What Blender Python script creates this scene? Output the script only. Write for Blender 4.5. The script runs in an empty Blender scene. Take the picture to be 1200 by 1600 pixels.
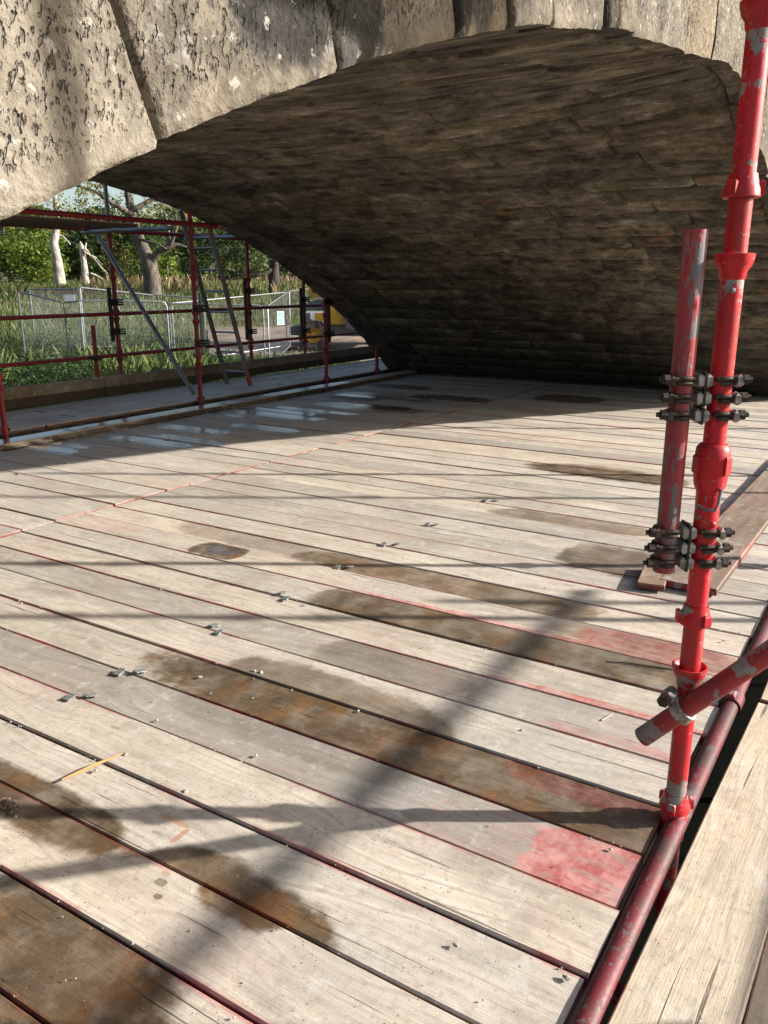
import bpy, math, random
import numpy as np
from mathutils import Vector, Matrix, noise as mnoise

rng = np.random.default_rng(7)
random.seed(7)
S = bpy.context.scene
COL = S.collection

# ------------------------------------------------------------------ camera, sky, sun, exposure
CAM_H = 1.45
FPX, YH, AZ = 1290.0, 440.0, math.radians(32.2)
PITCH = math.atan((800 - YH) / FPX)
FW = Vector((math.cos(AZ) * math.cos(PITCH), math.sin(AZ) * math.cos(PITCH), -math.sin(PITCH)))
RT = Vector((math.sin(AZ), -math.cos(AZ), 0))
UP = RT.cross(FW)
cam_data = bpy.data.cameras.new('camera')
cam = bpy.data.objects.new('camera', cam_data)
COL.objects.link(cam)
cam_data.sensor_fit = 'VERTICAL'
cam_data.sensor_height = 36
cam_data.lens = 36 * FPX / 1600
cam_data.clip_start = 0.02
cam_data.clip_end = 3000
cam.matrix_world = Matrix(((RT.x, UP.x, -FW.x, 0), (RT.y, UP.y, -FW.y, 0), (RT.z, UP.z, -FW.z, CAM_H), (0, 0, 0, 1)))
S.camera = cam

SUN = Vector((1.25, -2.05, 1.0)).normalized()
world = bpy.data.worlds.new('World')
S.world = world
world.use_nodes = True
wn = world.node_tree.nodes
sky = wn.new('ShaderNodeTexSky')
sky.sky_type = 'NISHITA'
sky.sun_disc = False
sky.sun_elevation = math.asin(SUN.z)
sky.sun_rotation = math.atan2(SUN.x, SUN.y)
sky.dust_density = 2.5
bg = wn['Background']
bg.inputs['Strength'].default_value = 0.10
world.node_tree.links.new(sky.outputs[0], bg.inputs['Color'])
sd = bpy.data.lights.new('sun', 'SUN')
sd.energy = 5.0
sd.angle = math.radians(0.8)
sd.color = (1.0, 0.945, 0.87)
so = bpy.data.objects.new('sun', sd)
so.rotation_euler = SUN.to_track_quat('Z', 'Y').to_euler()
COL.objects.link(so)
S.view_settings.view_transform = 'Standard'
S.view_settings.look = 'None'
S.view_settings.gamma = 1
S.view_settings.use_curve_mapping = False
S.view_settings.exposure = 1.2
S.cycles.max_bounces = 8
S.cycles.diffuse_bounces = 5
S.cycles.use_denoising = True

def R(d): return math.radians(d)
def ray(x, y): return FW * FPX + RT * (x - 600) - UP * (y - 800)
def gnd(x, y, z=0.0):
    d = ray(x, y); t = (z - CAM_H) / d.z
    return Vector((0, 0, CAM_H)) + d * t
def on_y(x, y, Y):
    d = ray(x, y); t = Y / d.y
    return Vector((0, 0, CAM_H)) + d * t
def at_r(x, y, r):
    d = ray(x, y); t = r / math.hypot(d.x, d.y)
    return Vector((0, 0, CAM_H)) + d * t
def az_of(x): return AZ + math.atan((600 - x) / 1339.0)

# ------------------------------------------------------------------ mesh builder
class MB:
    def __init__(s): s.v = []; s.f = []; s.sm = []
    def add(s, vs, fs, smooth=True):
        b = len(s.v)
        s.v.extend([tuple(p) for p in vs])
        for f in fs: s.f.append(tuple(i + b for i in f)); s.sm.append(smooth)
    def box(s, c, size, M=None, bev=0.0):
        x, y, z = [q / 2 for q in size]
        if bev <= 0:
            vs = [Vector((a * x, b * y, d * z)) for d in (-1, 1) for b in (-1, 1) for a in (-1, 1)]
            fs = [(0, 2, 3, 1), (4, 5, 7, 6), (0, 1, 5, 4), (2, 6, 7, 3), (0, 4, 6, 2), (1, 3, 7, 5)]
        else:
            e = min(bev, x * .9, y * .9, z * .9)
            vs = []; fs = []
            ring = lambda hx, hy, zz: [Vector((-hx, -hy, zz)), Vector((hx, -hy, zz)), Vector((hx, hy, zz)), Vector((-hx, hy, zz))]
            for hx, hy, zz in ((x - e, y - e, -z), (x, y, -z + e), (x, y, z - e), (x - e, y - e, z)): vs += ring(hx, hy, zz)
            fs = [(3, 2, 1, 0), (12, 13, 14, 15)]
            for k in range(3):
                for i in range(4):
                    j = (i + 1) % 4
                    fs.append((k * 4 + i, k * 4 + j, k * 4 + 4 + j, k * 4 + 4 + i))
        M = M or Matrix.Identity(3)
        c = Vector(c)
        s.add([c + M @ p for p in vs], fs, False)
    def tube(s, pts, r, n=16, caps=True, hollow=False):
        pts = [Vector(p) for p in pts]
        rs = r if isinstance(r, (list, tuple)) else [r] * len(pts)
        t0 = (pts[1] - pts[0]).normalized()
        a = t0.orthogonal().normalized()
        vs = []
        for i, p in enumerate(pts):
            t = (pts[min(i + 1, len(pts) - 1)] - pts[max(i - 1, 0)]).normalized()
            a = (a - t * a.dot(t)).normalized(); b = t.cross(a)
            for k in range(n):
                q = 2 * math.pi * k / n
                vs.append(p + (a * math.cos(q) + b * math.sin(q)) * rs[i])
        fs = [(i * n + k, i * n + (k + 1) % n, (i + 1) * n + (k + 1) % n, (i + 1) * n + k) for i in range(len(pts) - 1) for k in range(n)]
        s.add(vs, fs, True)
        if hollow:          # open pipe end: short inner bore
            for e, d in ((0, 1), (len(pts) - 1, -1)):
                p = pts[e]; q = pts[e + d]; t = (q - p).normalized()
                a = t.orthogonal().normalized(); b = t.cross(a)
                vv = []
                for rr, dd in ((rs[e], 0), (rs[e] * .86, 0), (rs[e] * .86, .08)):
                    for k in range(n):
                        g = 2 * math.pi * k / n
                        vv.append(p + t * dd + (a * math.cos(g) + b * math.sin(g)) * rr)
                ff = [(j * n + k, j * n + (k + 1) % n, (j + 1) * n + (k + 1) % n, (j + 1) * n + k) for j in range(2) for k in range(n)]
                ff.append(tuple(2 * n + k for k in range(n)))
                s.add(vv, ff, False)
        elif caps:
            m = (len(pts) - 1) * n
            b0 = len(s.v) - len(vs)
            s.f.append(tuple(b0 + k for k in reversed(range(n)))); s.sm.append(False)
            s.f.append(tuple(b0 + m + k for k in range(n))); s.sm.append(False)
    def lathe(s, prof, c=(0, 0, 0), M=None, n=24):
        """profile (radius, height) turned about local z"""
        M = M or Matrix.Identity(3); c = Vector(c)
        vs = [c + M @ Vector((r * math.cos(2 * math.pi * k / n), r * math.sin(2 * math.pi * k / n), h)) for r, h in prof for k in range(n)]
        fs = [(i * n + k, i * n + (k + 1) % n, (i + 1) * n + (k + 1) % n, (i + 1) * n + k) for i in range(len(prof) - 1) for k in range(n)]
        s.add(vs, fs, True)
    def mesh(s, name, mat, angle=35):
        me = bpy.data.meshes.new(name)
        me.from_pydata(s.v, [], s.f)
        me.polygons.foreach_set('use_smooth', s.sm)
        try: me.set_sharp_from_angle(angle=R(angle))
        except Exception: pass
        for m in (mat if isinstance(mat, (list, tuple)) else [mat]): me.materials.append(m)
        me.update()
        return me
    def obj(s, name, mat, parent=None, loc=None, angle=35):
        o = bpy.data.objects.new(name, s.mesh(name, mat, angle))
        COL.objects.link(o)
        if parent: o.parent = parent
        if loc is not None: o.location = loc
        return o

def place(name, me, parent=None, loc=(0, 0, 0), rot=None):
    o = bpy.data.objects.new(name, me); COL.objects.link(o)
    if parent: o.parent = parent
    o.location = loc
    if rot is not None: o.rotation_euler = rot
    return o
def tag(o, label, cat, group=None):
    o['label'] = label; o['category'] = cat
    if group: o['group'] = group
    return o
def thing(name, label, cat, loc=(0, 0, 0), rot=(0, 0, 0), group=None):
    o = bpy.data.objects.new(name, None); COL.objects.link(o)
    o.empty_display_size = .1
    o.location = loc; o.rotation_euler = rot
    return tag(o, label, cat, group)
def rotm(z): return Matrix.Rotation(z, 3, 'Z')

# ------------------------------------------------------------------ material helper
class NT:
    def __init__(s, name):
        s.m = bpy.data.materials.new(name); s.m.use_nodes = True
        s.t = s.m.node_tree; s.n = s.t.nodes; s.b = s.n['Principled BSDF']
        s.geo = s.n.new('ShaderNodeNewGeometry'); s.oi = s.n.new('ShaderNodeObjectInfo')
        s.tc = s.n.new('ShaderNodeTexCoord')
        s.pos = s.geo.outputs['Position']; s.rnd = s.oi.outputs['Random']; s.loc = s.tc.outputs['Object']
    def put(s, sock, v):
        if isinstance(v, bpy.types.NodeSocket): s.t.links.new(v, sock)
        elif isinstance(v, (tuple, list)) and len(v) == 3 and sock.type == 'RGBA': sock.default_value = (*v, 1)
        else: sock.default_value = v
    def math(s, op, a, b=0.0, c=None, clamp=False):
        n = s.n.new('ShaderNodeMath'); n.operation = op; n.use_clamp = clamp
        s.put(n.inputs[0], a); s.put(n.inputs[1], b)
        if c is not None: s.put(n.inputs[2], c)
        return n.outputs[0]
    def vm(s, op, a, b=None):
        n = s.n.new('ShaderNodeVectorMath'); n.operation = op
        s.put(n.inputs[0], a)
        if b is not None: s.put(n.inputs[1], b)
        return n.outputs['Value'] if op in ('LENGTH', 'DOT_PRODUCT') else n.outputs[0]
    def noise(s, v, scale, detail=4, rough=.55, dist=0.0):
        n = s.n.new('ShaderNodeTexNoise')
        s.put(n.inputs['Vector'], v); n.inputs['Scale'].default_value = scale; n.inputs['Detail'].default_value = detail
        n.inputs['Roughness'].default_value = rough; n.inputs['Distortion'].default_value = dist
        return n.outputs['Fac']
    def voro(s, v, scale, feature='F1', rand=1.0, dim='3D'):
        n = s.n.new('ShaderNodeTexVoronoi'); n.feature = feature; n.voronoi_dimensions = dim
        s.put(n.inputs['Vector'], v); n.inputs['Scale'].default_value = scale; n.inputs['Randomness'].default_value = rand
        return n.outputs['Distance']
    def sep(s, v):
        n = s.n.new('ShaderNodeSeparateXYZ'); s.put(n.inputs[0], v); return n.outputs
    def comb(s, x, y, z):
        n = s.n.new('ShaderNodeCombineXYZ')
        for i, q in enumerate((x, y, z)): s.put(n.inputs[i], q)
        return n.outputs[0]
    def step(s, v, lo, hi):
        n = s.n.new('ShaderNodeMapRange'); n.interpolation_type = 'SMOOTHSTEP'
        s.put(n.inputs['Value'], v); n.inputs['From Min'].default_value = lo; n.inputs['From Max'].default_value = hi
        return n.outputs[0]
    def lin(s, v, lo, hi, a, b):
        n = s.n.new('ShaderNodeMapRange')
        s.put(n.inputs['Value'], v)
        for k, q in (('From Min', lo), ('From Max', hi), ('To Min', a), ('To Max', b)): n.inputs[k].default_value = q
        return n.outputs[0]
    def mix(s, f, a, b, mode='MIX'):
        n = s.n.new('ShaderNodeMix'); n.data_type = 'RGBA'; n.blend_type = mode
        s.put(n.inputs[0], f); s.put(n.inputs[6], a); s.put(n.inputs[7], b)
        return n.outputs[2]
    def ramp(s, f, stops):
        n = s.n.new('ShaderNodeValToRGB'); s.put(n.inputs[0], f)
        e = n.color_ramp.elements
        while len(e) < len(stops): e.new(.5)
        for q, (p, c) in zip(e, stops): q.position = p; q.color = (*c, 1)
        return n.outputs[0]
    def bump(s, h, strength=.5, dist=.01, prev=None):
        n = s.n.new('ShaderNodeBump'); s.put(n.inputs['Height'], h); n.inputs['Strength'].default_value = strength
        n.inputs['Distance'].default_value = dist
        if prev is not None: s.put(n.inputs['Normal'], prev)
        return n.outputs[0]
    def out(s, col, rough=.8, nrm=None, metal=0.0, spec=None):
        s.put(s.b.inputs['Base Color'], col); s.put(s.b.inputs['Roughness'], rough); s.put(s.b.inputs['Metallic'], metal)
        if spec is not None: s.put(s.b.inputs['Specular IOR Level'], spec)
        if nrm is not None: s.put(s.b.inputs['Normal'], nrm)
        return s.m

def stain_group():
    """ragged elliptical patch kept to the boards it soaked: centre, inverse half size (z holds the clip range) -> 0..1"""
    g = bpy.data.node_groups.new('stain_patch', 'ShaderNodeTree')
    for n, t in (('P', 'NodeSocketVector'), ('C', 'NodeSocketVector'), ('I', 'NodeSocketVector'), ('N', 'NodeSocketFloat')):
        g.interface.new_socket(n, in_out='INPUT', socket_type=t)
    g.interface.new_socket('M', in_out='OUTPUT', socket_type='NodeSocketFloat')
    i = g.nodes.new('NodeGroupInput'); o = g.nodes.new('NodeGroupOutput')
    def vm(op, a, b):
        n = g.nodes.new('ShaderNodeVectorMath'); n.operation = op; g.links.new(a, n.inputs[0]); g.links.new(b, n.inputs[1]); return n.outputs
    def mt(op, a, b):
        n = g.nodes.new('ShaderNodeMath'); n.operation = op; g.links.new(a, n.inputs[0]); g.links.new(b, n.inputs[1]); return n.outputs[0]
    sp = g.nodes.new('ShaderNodeSeparateXYZ'); g.links.new(i.outputs[0], sp.inputs[0])
    sc = g.nodes.new('ShaderNodeSeparateXYZ'); g.links.new(i.outputs[1], sc.inputs[0])
    si = g.nodes.new('ShaderNodeSeparateXYZ'); g.links.new(i.outputs[2], si.inputs[0])
    px = mt('MULTIPLY', mt('SUBTRACT', sp.outputs[0], sc.outputs[0]), si.outputs[0])
    py = mt('MULTIPLY', mt('SUBTRACT', sp.outputs[1], sc.outputs[1]), si.outputs[1])
    dd = mt('ADD', mt('MULTIPLY', px, px), mt('MULTIPLY', mt('MULTIPLY', py, py), mt('MULTIPLY', py, py)))
    dd = mt('ADD', dd, i.outputs[3])
    m = g.nodes.new('ShaderNodeMapRange'); m.interpolation_type = 'SMOOTHSTEP'
    g.links.new(dd, m.inputs['Value'])
    m.inputs['From Min'].default_value = 1.16; m.inputs['From Max'].default_value = .62
    clip = mt('MULTIPLY', mt('GREATER_THAN', sp.outputs[0], sc.outputs[2]), mt('LESS_THAN', sp.outputs[0], si.outputs[2]))
    g.links.new(mt('MULTIPLY', m.outputs[0], clip), o.inputs[0])
    return g
STAIN = stain_group()
def stains(t, p, nz, lst):
    acc = None
    for row in lst:
        x0, x1, y0, y1, k = row[:5]
        c0, c1 = row[5:] if len(row) > 5 else (-99, 99)
        n = t.n.new('ShaderNodeGroup'); n.node_tree = STAIN
        t.put(n.inputs[0], p); t.put(n.inputs[3], nz)
        n.inputs[1].default_value = ((x0 + x1) / 2, (y0 + y1) / 2, c0)
        n.inputs[2].default_value = (2 / (x1 - x0), 2 / (y1 - y0), c1)
        v = t.math('MULTIPLY', n.outputs[0], k)
        acc = v if acc is None else t.math('MAXIMUM', acc, v)
    return acc

G = lambda k: .995 + .2333 * k          # board gaps
WET = [(1.84, 2.32, .12, 2.38, 1, G(4), G(5)), (2.0, 2.33, 1.1, 2.12, .75, G(5), G(6)), (1.80, 1.99, 1.1, 2.1, .30, G(3), G(4)),
       (2.78, 3.16, .30, 2.32, .9, G(8), G(9)), (3.28, 3.62, 1.0, 2.75, .85, G(10), G(11)), (3.35, 3.62, 2.4, 3.7, .45, G(10), G(11)),
       (3.08, 3.36, 2.93, 3.30, .95, G(9), G(10)), (2.36, 2.70, 1.2, 1.9, .5, G(6), G(7)),
       (1.10, 1.315, 1.58, 2.5, 1, G(1), G(2)), (1.115, 1.40, 1.5, 2.5, 1, G(0), G(1)),
       (1.10, 1.345, .90, 1.54, 1, G(1), G(2)), (1.17, 1.35, 1.04, 1.32, .9, G(0), G(1)), (1.165, 1.19, 1.385, 1.42, .8, G(0), G(1)), (1.13, 1.148, 1.36, 1.385, .8, G(0), G(1)), (.52, 1.06, 1.02, 1.85, 1.0, .6, G(0)), (.52, 1.0, 1.3, 2.0, .8, .6, G(0)),
       (6.06, 6.45, 1.25, 2.55, .95), (6.36, 6.52, 1.6, 2.3, .6), (4.70, 4.98, 1.1, 2.25, .7, G(16), G(17)), (3.95, 4.5, .9, 1.5, .8), (3.06, 3.36, .35, 1.2, .55, G(9), G(10)),
       (9.2, 9.75, 4.4, 5.5, .9), (9.9, 10.6, 3.2, 4.1, .9), (9.9, 10.4, 5.6, 6.6, .8), (8.6, 9.1, 5.6, 6.4, .8), (8.2, 8.5, 4.9, 5.7, .7)]
PUDDLE = [(7.0, 7.4, 5.3, 6.6, 1, G(26), G(27)), (7.2, 7.6, 5.6, 6.7, 1, G(27), G(28)), (7.5, 7.9, 5.2, 6.4, .9, G(28), G(29)), (5.1, 5.5, 5.4, 6.5, 1, G(18), G(19)), (5.3, 5.7, 5.2, 6.2, .9, G(19), G(20)), (5.8, 6.2, 5.6, 6.6, 1, G(21), G(22)),
          (4.3, 4.7, 6.0, 6.75, 1, G(15), G(16)), (4.6, 4.9, 6.2, 6.75, .9, G(16), G(17)), (6.3, 6.7, 5.1, 6.0, .9, G(23), G(24)), (6.6, 7.0, 6.0, 6.7, .9, G(25), G(26)), (3.16, 3.30, 2.98, 3.22, .95),
          (5.0, 7.6, 6.68, 7.0, 1), (3.2, 5.2, 6.68, 7.0, 1), (8, 9.8, 6.68, 7.0, .9), (8.0, 8.5, 4.6, 6.2, .8, G(30), G(32)), (8.8, 9.4, 5.0, 6.5, .8, G(34), G(36))]
REDP = [(1.60, 2.02, .05, .72, 1.0, G(3), G(4)), (1.60, 1.98, .0, 1.0, .55, G(3), G(4)), (1.66, 1.80, .6, 1.7, .25, G(3), G(4)), (2.05, 2.24, .32, .90, .9, G(4), G(5)), (1.90, 2.2, .30, .58, .5, G(4), G(5)),
        (3.04, 3.36, .30, 1.08, .9, G(9), G(10)), (2.84, 3.1, .30, .62, .45, G(8), G(9)), (3.03, 3.15, .3, 2.2, .9, G(9), G(10)), (3.08, 3.36, 3.72, 4.5, .6, G(9), G(10)),
        (3.36, 3.85, 4.6, 5.3, .35), (2.60, 2.65, .3, 3.9, .4), (2.60, 2.68, .3, 1.25, .9, G(7), 99), (2.37, 2.46, .3, .95, .7, G(6), 99), (.56, 1.0, 2.0, 2.5, .5), (1.42, 1.53, .8, 1.7, .4, G(2), 99), (1.68, 1.74, 1.2, 2.0, .5, G(3), 99),
        (1.44, 1.70, 1.2, 2.3, .10), (1.70, 1.92, 1.3, 2.8, .14), (5.2, 6.1, 3.9, 4.4, .4), (4.45, 4.95, 4.45, 4.9, .4), (3.30, 3.48, .3, .95, .4, G(10), 99), (4.2, 4.5, .4, .7, .45)]

SCUFF = [(1.365, 1.385, 1.50, 1.62, .8), (1.30, 1.375, 1.49, 1.51, .9), (1.20, 1.215, 1.40, 1.43, .7)]
def wood_material(name, along='Y', stained=True, base=((.27, .24, .20), (.48, .44, .378), (.63, .592, .525)), dull=0.0, red=1.0, under_red=1.0):
    t = NT(name)
    x, y, z = t.sep(t.loc)
    if along == 'X': x, y = y, x
    off = t.math('MULTIPLY', t.rnd, 37.0)
    xo = t.math('ADD', x, off); yo = t.math('ADD', y, t.math('MULTIPLY', t.rnd, 91.0))
    gv = t.comb(t.math('MULTIPLY', xo, 1.0), t.math('MULTIPLY', yo, .035), z)
    warp = t.noise(t.comb(xo, t.math('MULTIPLY', yo, .35), z), 3.0, 2)
    ringx = t.math('ADD', t.math('MULTIPLY', xo, 95.0), t.math('MULTIPLY', warp, 32.0))
    rings = t.math('MULTIPLY_ADD', t.math('SINE', ringx), .5, .5)
    fine = t.noise(gv, 210, 5, .7)
    blotch = t.noise(t.comb(xo, t.math('MULTIPLY', yo, .45), z), 6.5, 5, .6)
    big = t.noise(t.comb(xo, t.math('MULTIPLY', yo, .5), z), 1.7, 3)
    g = t.math('ADD', t.math('MULTIPLY', fine, .34), t.math('MULTIPLY', blotch, .58))
    g = t.math('ADD', g, t.math('MULTIPLY', rings, .09))
    col = t.ramp(g, [(.30, base[0]), (.50, base[1]), (.68, base[2])])
    tint = t.ramp(t.rnd, [(0, (.60, .595, .60)), (.12, (.88, .87, .85)), (.3, (.98, .955, .935)), (.5, (1.02, .97, .915)), (.7, (.80, .785, .76)), (.85, (1.08, 1.02, .95)), (1, (.9, .85, .79))])
    col = t.mix(1.0, col, tint, 'MULTIPLY')
    # grey weathering, pale cement splashes
    col = t.mix(t.math('MULTIPLY', t.step(big, .45, .7), .45), col, (.33, .31, .285))
    sp = t.noise(t.pos, 17, 5, .6)
    col = t.mix(t.math('MULTIPLY', t.step(sp, .58, .72), .35), col, (.54, .51, .45))
    sp2 = t.noise(t.pos, 41, 3, .6)
    col = t.mix(t.math('MULTIPLY', t.step(sp2, .66, .72), .5), col, (.60, .57, .51))
    # grit, worn fibres, thin dark growth lines
    grit = t.noise(t.pos, 260, 3, .75)
    col = t.mix(t.math('MULTIPLY', t.step(grit, .56, .70), .35), col, (.17, .14, .11))
    mott = t.noise(t.pos, 34, 5, .7)
    col = t.mix(t.math('MULTIPLY', t.step(mott, .50, .66), .36), col, (.225, .195, .16))
    dust = t.noise(t.pos, 12, 7, .72)
    col = t.mix(t.math('MULTIPLY', t.step(dust, .54, .64), .38), col, (.56, .54, .50))
    smut = t.noise(t.pos, 5.5, 7, .74)
    col = t.mix(t.math('MULTIPLY', t.step(smut, .55, .66), .34), col, (.24, .21, .175))
    col = t.mix(t.math('MULTIPLY', t.step(rings, .90, .99), t.lin(blotch, .4, .6, .05, .38)), col, (.20, .155, .11))
    drift = t.noise(t.vm('MULTIPLY', t.pos, (1.3, .55, 1.0)), 1.5, 6, .68)
    col = t.mix(t.math('MULTIPLY', t.step(drift, .52, .68), .36), col, (.22, .18, .135))
    dustp = t.noise(t.vm('MULTIPLY', t.pos, (1.0, .6, 1.0)), 2.1, 4, .6)
    col = t.mix(t.math('MULTIPLY', t.step(dustp, .50, .66), .11 * red), col, (.48, .28, .25))
    # knots
    kn = t.voro(t.comb(t.math('MULTIPLY', xo, 6.0), t.math('MULTIPLY', yo, 2.2), 0.0), 1.0)
    kx = t.math('ADD', kn, t.math('MULTIPLY', t.noise(t.pos, 60, 2), .05))
    col = t.mix(t.math('MULTIPLY', t.step(kx, .105, .06), .6), col, (.20, .14, .085))
    # drying cracks along the grain
    cr = t.noise(t.comb(t.math('MULTIPLY', xo, 1.0), t.math('MULTIPLY', yo, .02), 3.0), 60, 2, .5)
    crm = t.math('MULTIPLY', t.step(cr, .66, .70), t.step(blotch, .42, .55))
    col = t.mix(t.math('MULTIPLY', crm, .75), col, (.09, .065, .045))
    # dirt specks
    spk = t.voro(t.pos, 55)
    spn = t.noise(t.pos, 9, 2)
    col = t.mix(t.math('MULTIPLY', t.math('MULTIPLY', t.step(spk, .20, .10), t.step(spn, .47, .58)), .75), col, (.14, .105, .075))
    rough = .78
    h = t.math('ADD', t.math('MULTIPLY', fine, .9), t.math('MULTIPLY', rings, .25))
    h = t.math('ADD', t.math('SUBTRACT', h, t.math('MULTIPLY', crm, 1.2)), t.math('MULTIPLY', grit, .6))
    nz = t.math('ADD', t.math('MULTIPLY', t.math('SUBTRACT', t.noise(t.pos, 3.6, 3, .6), .5), 1.7), t.math('MULTIPLY', t.math('SUBTRACT', t.noise(t.pos, 20, 6, .7), .5), .75))
    pxy = t.comb(t.sep(t.pos)[0], t.sep(t.pos)[1], 0.0)
    # red oxide paint on edges and ends
    ex = t.math('ABSOLUTE', x)
    nr = t.noise(t.comb(x, t.math('MULTIPLY', yo, .3), off), 5, 4, .6)
    edge = t.math('MULTIPLY', t.step(ex, .098, .112), t.step(t.math('ADD', nr, t.math('MULTIPLY', t.rnd, .16)), .56, .66))
    redm = t.math('MULTIPLY', edge, .75 * red)
    redcol = t.mix(t.step(t.noise(t.pos, 11, 6, .7), .36, .64), (.34, .028, .034), (.56, .25, .23))
    if stained:
        rp = stains(t, pxy, t.math('MULTIPLY', nz, .8), REDP)
        scr = t.step(t.math('ADD', t.noise(t.comb(t.math('MULTIPLY', xo, 1.0), t.math('MULTIPLY', yo, .2), 0.0), 34, 6, .75), t.math('MULTIPLY', t.math('SUBTRACT', rp, .5), .42)), .42, .82)
        redm = t.math('MAXIMUM', redm, t.math('MULTIPLY', t.math('MULTIPLY', rp, scr), .85))
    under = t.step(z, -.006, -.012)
    col = t.mix(redm, col, redcol)
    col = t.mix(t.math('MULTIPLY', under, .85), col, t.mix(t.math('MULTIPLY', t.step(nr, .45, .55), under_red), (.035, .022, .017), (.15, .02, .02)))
    endm = t.step(t.math('ABSOLUTE', t.sep(t.tc.outputs['Normal'])[1 if along == 'Y' else 0]), .8, .9)
    col = t.mix(t.math('MULTIPLY', endm, t.lin(t.noise(t.pos, 6, 4, .7), .4, .6, .35 * red, .95 * red)), col, t.mix(t.noise(t.pos, 9, 3), (.10, .05, .04), (.24, .03, .03)))
    if stained:
        wet = stains(t, pxy, nz, WET)
        org = t.noise(t.pos, 4.5, 3)
        wcol = t.mix(t.step(org, .48, .74), t.mix(1, col, (.245, .19, .13), 'MULTIPLY'), t.mix(1, col, (.40, .22, .095), 'MULTIPLY'))
        core = t.lin(t.noise(t.pos, 6, 5, .65), .35, .6, .72, 1.1)
        wcol = t.mix(t.step(t.noise(t.pos, 5.2, 6, .72), .50, .64), wcol, t.mix(1, col, (.16, .12, .08), 'MULTIPLY'))
        col = t.mix(t.math('MULTIPLY', wet, core, clamp=True), col, wcol)
        pud = stains(t, pxy, t.math('MULTIPLY', nz, 1.5), PUDDLE)
        col = t.mix(t.math('MULTIPLY', pud, .7), col, t.mix(1, col, (.40, .38, .36), 'MULTIPLY'))
        rough = t.math('SUBTRACT', .78, t.math('MULTIPLY', wet, .22))
        rough = t.math('SUBTRACT', rough, t.math('MULTIPLY', pud, .62))
        rough = t.math('MAXIMUM', rough, .07)
    if stained:
        col = t.mix(t.math('MULTIPLY', stains(t, pxy, t.math('MULTIPLY', nz, .5), SCUFF), .7), col, (.36, .15, .07))
    if dull: col = t.mix(dull, col, (.10, .075, .05))
    n1 = t.bump(t.math('MULTIPLY', h, t.math('SUBTRACT', 1.0, t.math('MULTIPLY', pud, .9))) if stained else h, .5, .003)
    return t.out(col, rough, n1, spec=(t.math('MULTIPLY_ADD', pud, .65, .35) if stained else .35))

def painted_steel(name, red=(.52, .012, .018), chip=.60, dark=.0, metal_col=(.33, .32, .30), gloss=.33, stretch=1.0, fleck=.70):
    t = NT(name)
    off = t.vm('ADD', t.pos, t.comb(t.math('MULTIPLY', t.rnd, 5.0), 0.0, 0.0))
    off = t.vm('MULTIPLY', off, (1.0, 1.0, stretch))
    a = t.noise(off, 9, 7, .68); b = t.noise(off, 46, 5, .65); c = t.noise(off, 2.3, 3)
    ch = t.math('ADD', t.math('MULTIPLY', a, .55), t.math('ADD', t.math('MULTIPLY', b, .25), t.math('MULTIPLY', c, .35)))
    chm = t.step(ch, chip, chip + .018)
    sc = t.step(t.noise(t.vm('MULTIPLY', off, (30.0, 30.0, 9.0)), 9, 4, .7), .70, .73)
    chm = t.math('MAXIMUM', chm, t.math('MULTIPLY', sc, .8))
    fl = t.step(t.noise(off, 75, 3, .6), fleck, fleck + .03)
    chm = t.math('MAXIMUM', chm, t.math('MULTIPLY', fl, .75))
    rc = t.mix(t.noise(off, 5, 4), red, tuple(min(1, q * 1.35 + .012) for q in red))
    mc = t.mix(b, metal_col, tuple(q * .45 for q in metal_col))
    col = t.mix(chm, rc, mc)
    if dark: col = t.mix(t.math('MULTIPLY', t.step(t.noise(off, 7, 5, .6), .42, .62), dark), col, (.055, .03, .028))
    rough = t.math('ADD', t.lin(b, .3, .7, gloss - .08, gloss + .14), t.math('MULTIPLY', chm, .2))
    h = t.math('SUBTRACT', t.math('MULTIPLY', b, .3), chm)
    return t.out(col, rough, t.bump(h, .35, .002), spec=.38)

def plain_metal(name, c1, c2, rough=.5, metal=.6, scale=25):
    t = NT(name)
    a = t.noise(t.pos, scale, 5, .65)
    col = t.mix(t.step(a, .35, .65), c1, c2)
    return t.out(col, t.lin(a, .3, .7, rough - .1, rough + .15), t.bump(a, .3, .003), metal)

def leaf_material(name, stops, trans=.35):
    t = NT(name)
    r = t.geo.outputs['Random Per Island']
    col = t.ramp(r, stops)
    col = t.mix(t.math('MULTIPLY', t.noise(t.pos, .5, 2), .5), col, tuple(q * .55 for q in stops[0][1]))
    t.out(col, .55, spec=.3)
    tr = t.n.new('ShaderNodeBsdfTranslucent'); t.put(tr.inputs[0], t.mix(1, col, (1.0, 1.0, .5), 'MULTIPLY'))
    mx = t.n.new('ShaderNodeMixShader'); mx.inputs[0].default_value = trans
    t.t.links.new(t.b.outputs[0], mx.inputs[1]); t.t.links.new(tr.outputs[0], mx.inputs[2])
    t.t.links.new(mx.outputs[0], t.n['Material Output'].inputs[0])
    return t.m

def bark_material(name, c1, c2):
    t = NT(name)
    v = t.vm('MULTIPLY', t.pos, (1.0, 1.0, .25))
    a = t.noise(v, 9, 6, .65); b = t.noise(t.pos, 1.2, 3)
    col = t.mix(t.step(a, .35, .65), c1, c2)
    col = t.mix(t.math('MULTIPLY', t.step(b, .5, .65), .5), col, tuple(q * .6 for q in c1))
    return t.out(col, .9, t.bump(a, .7, .03))

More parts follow.
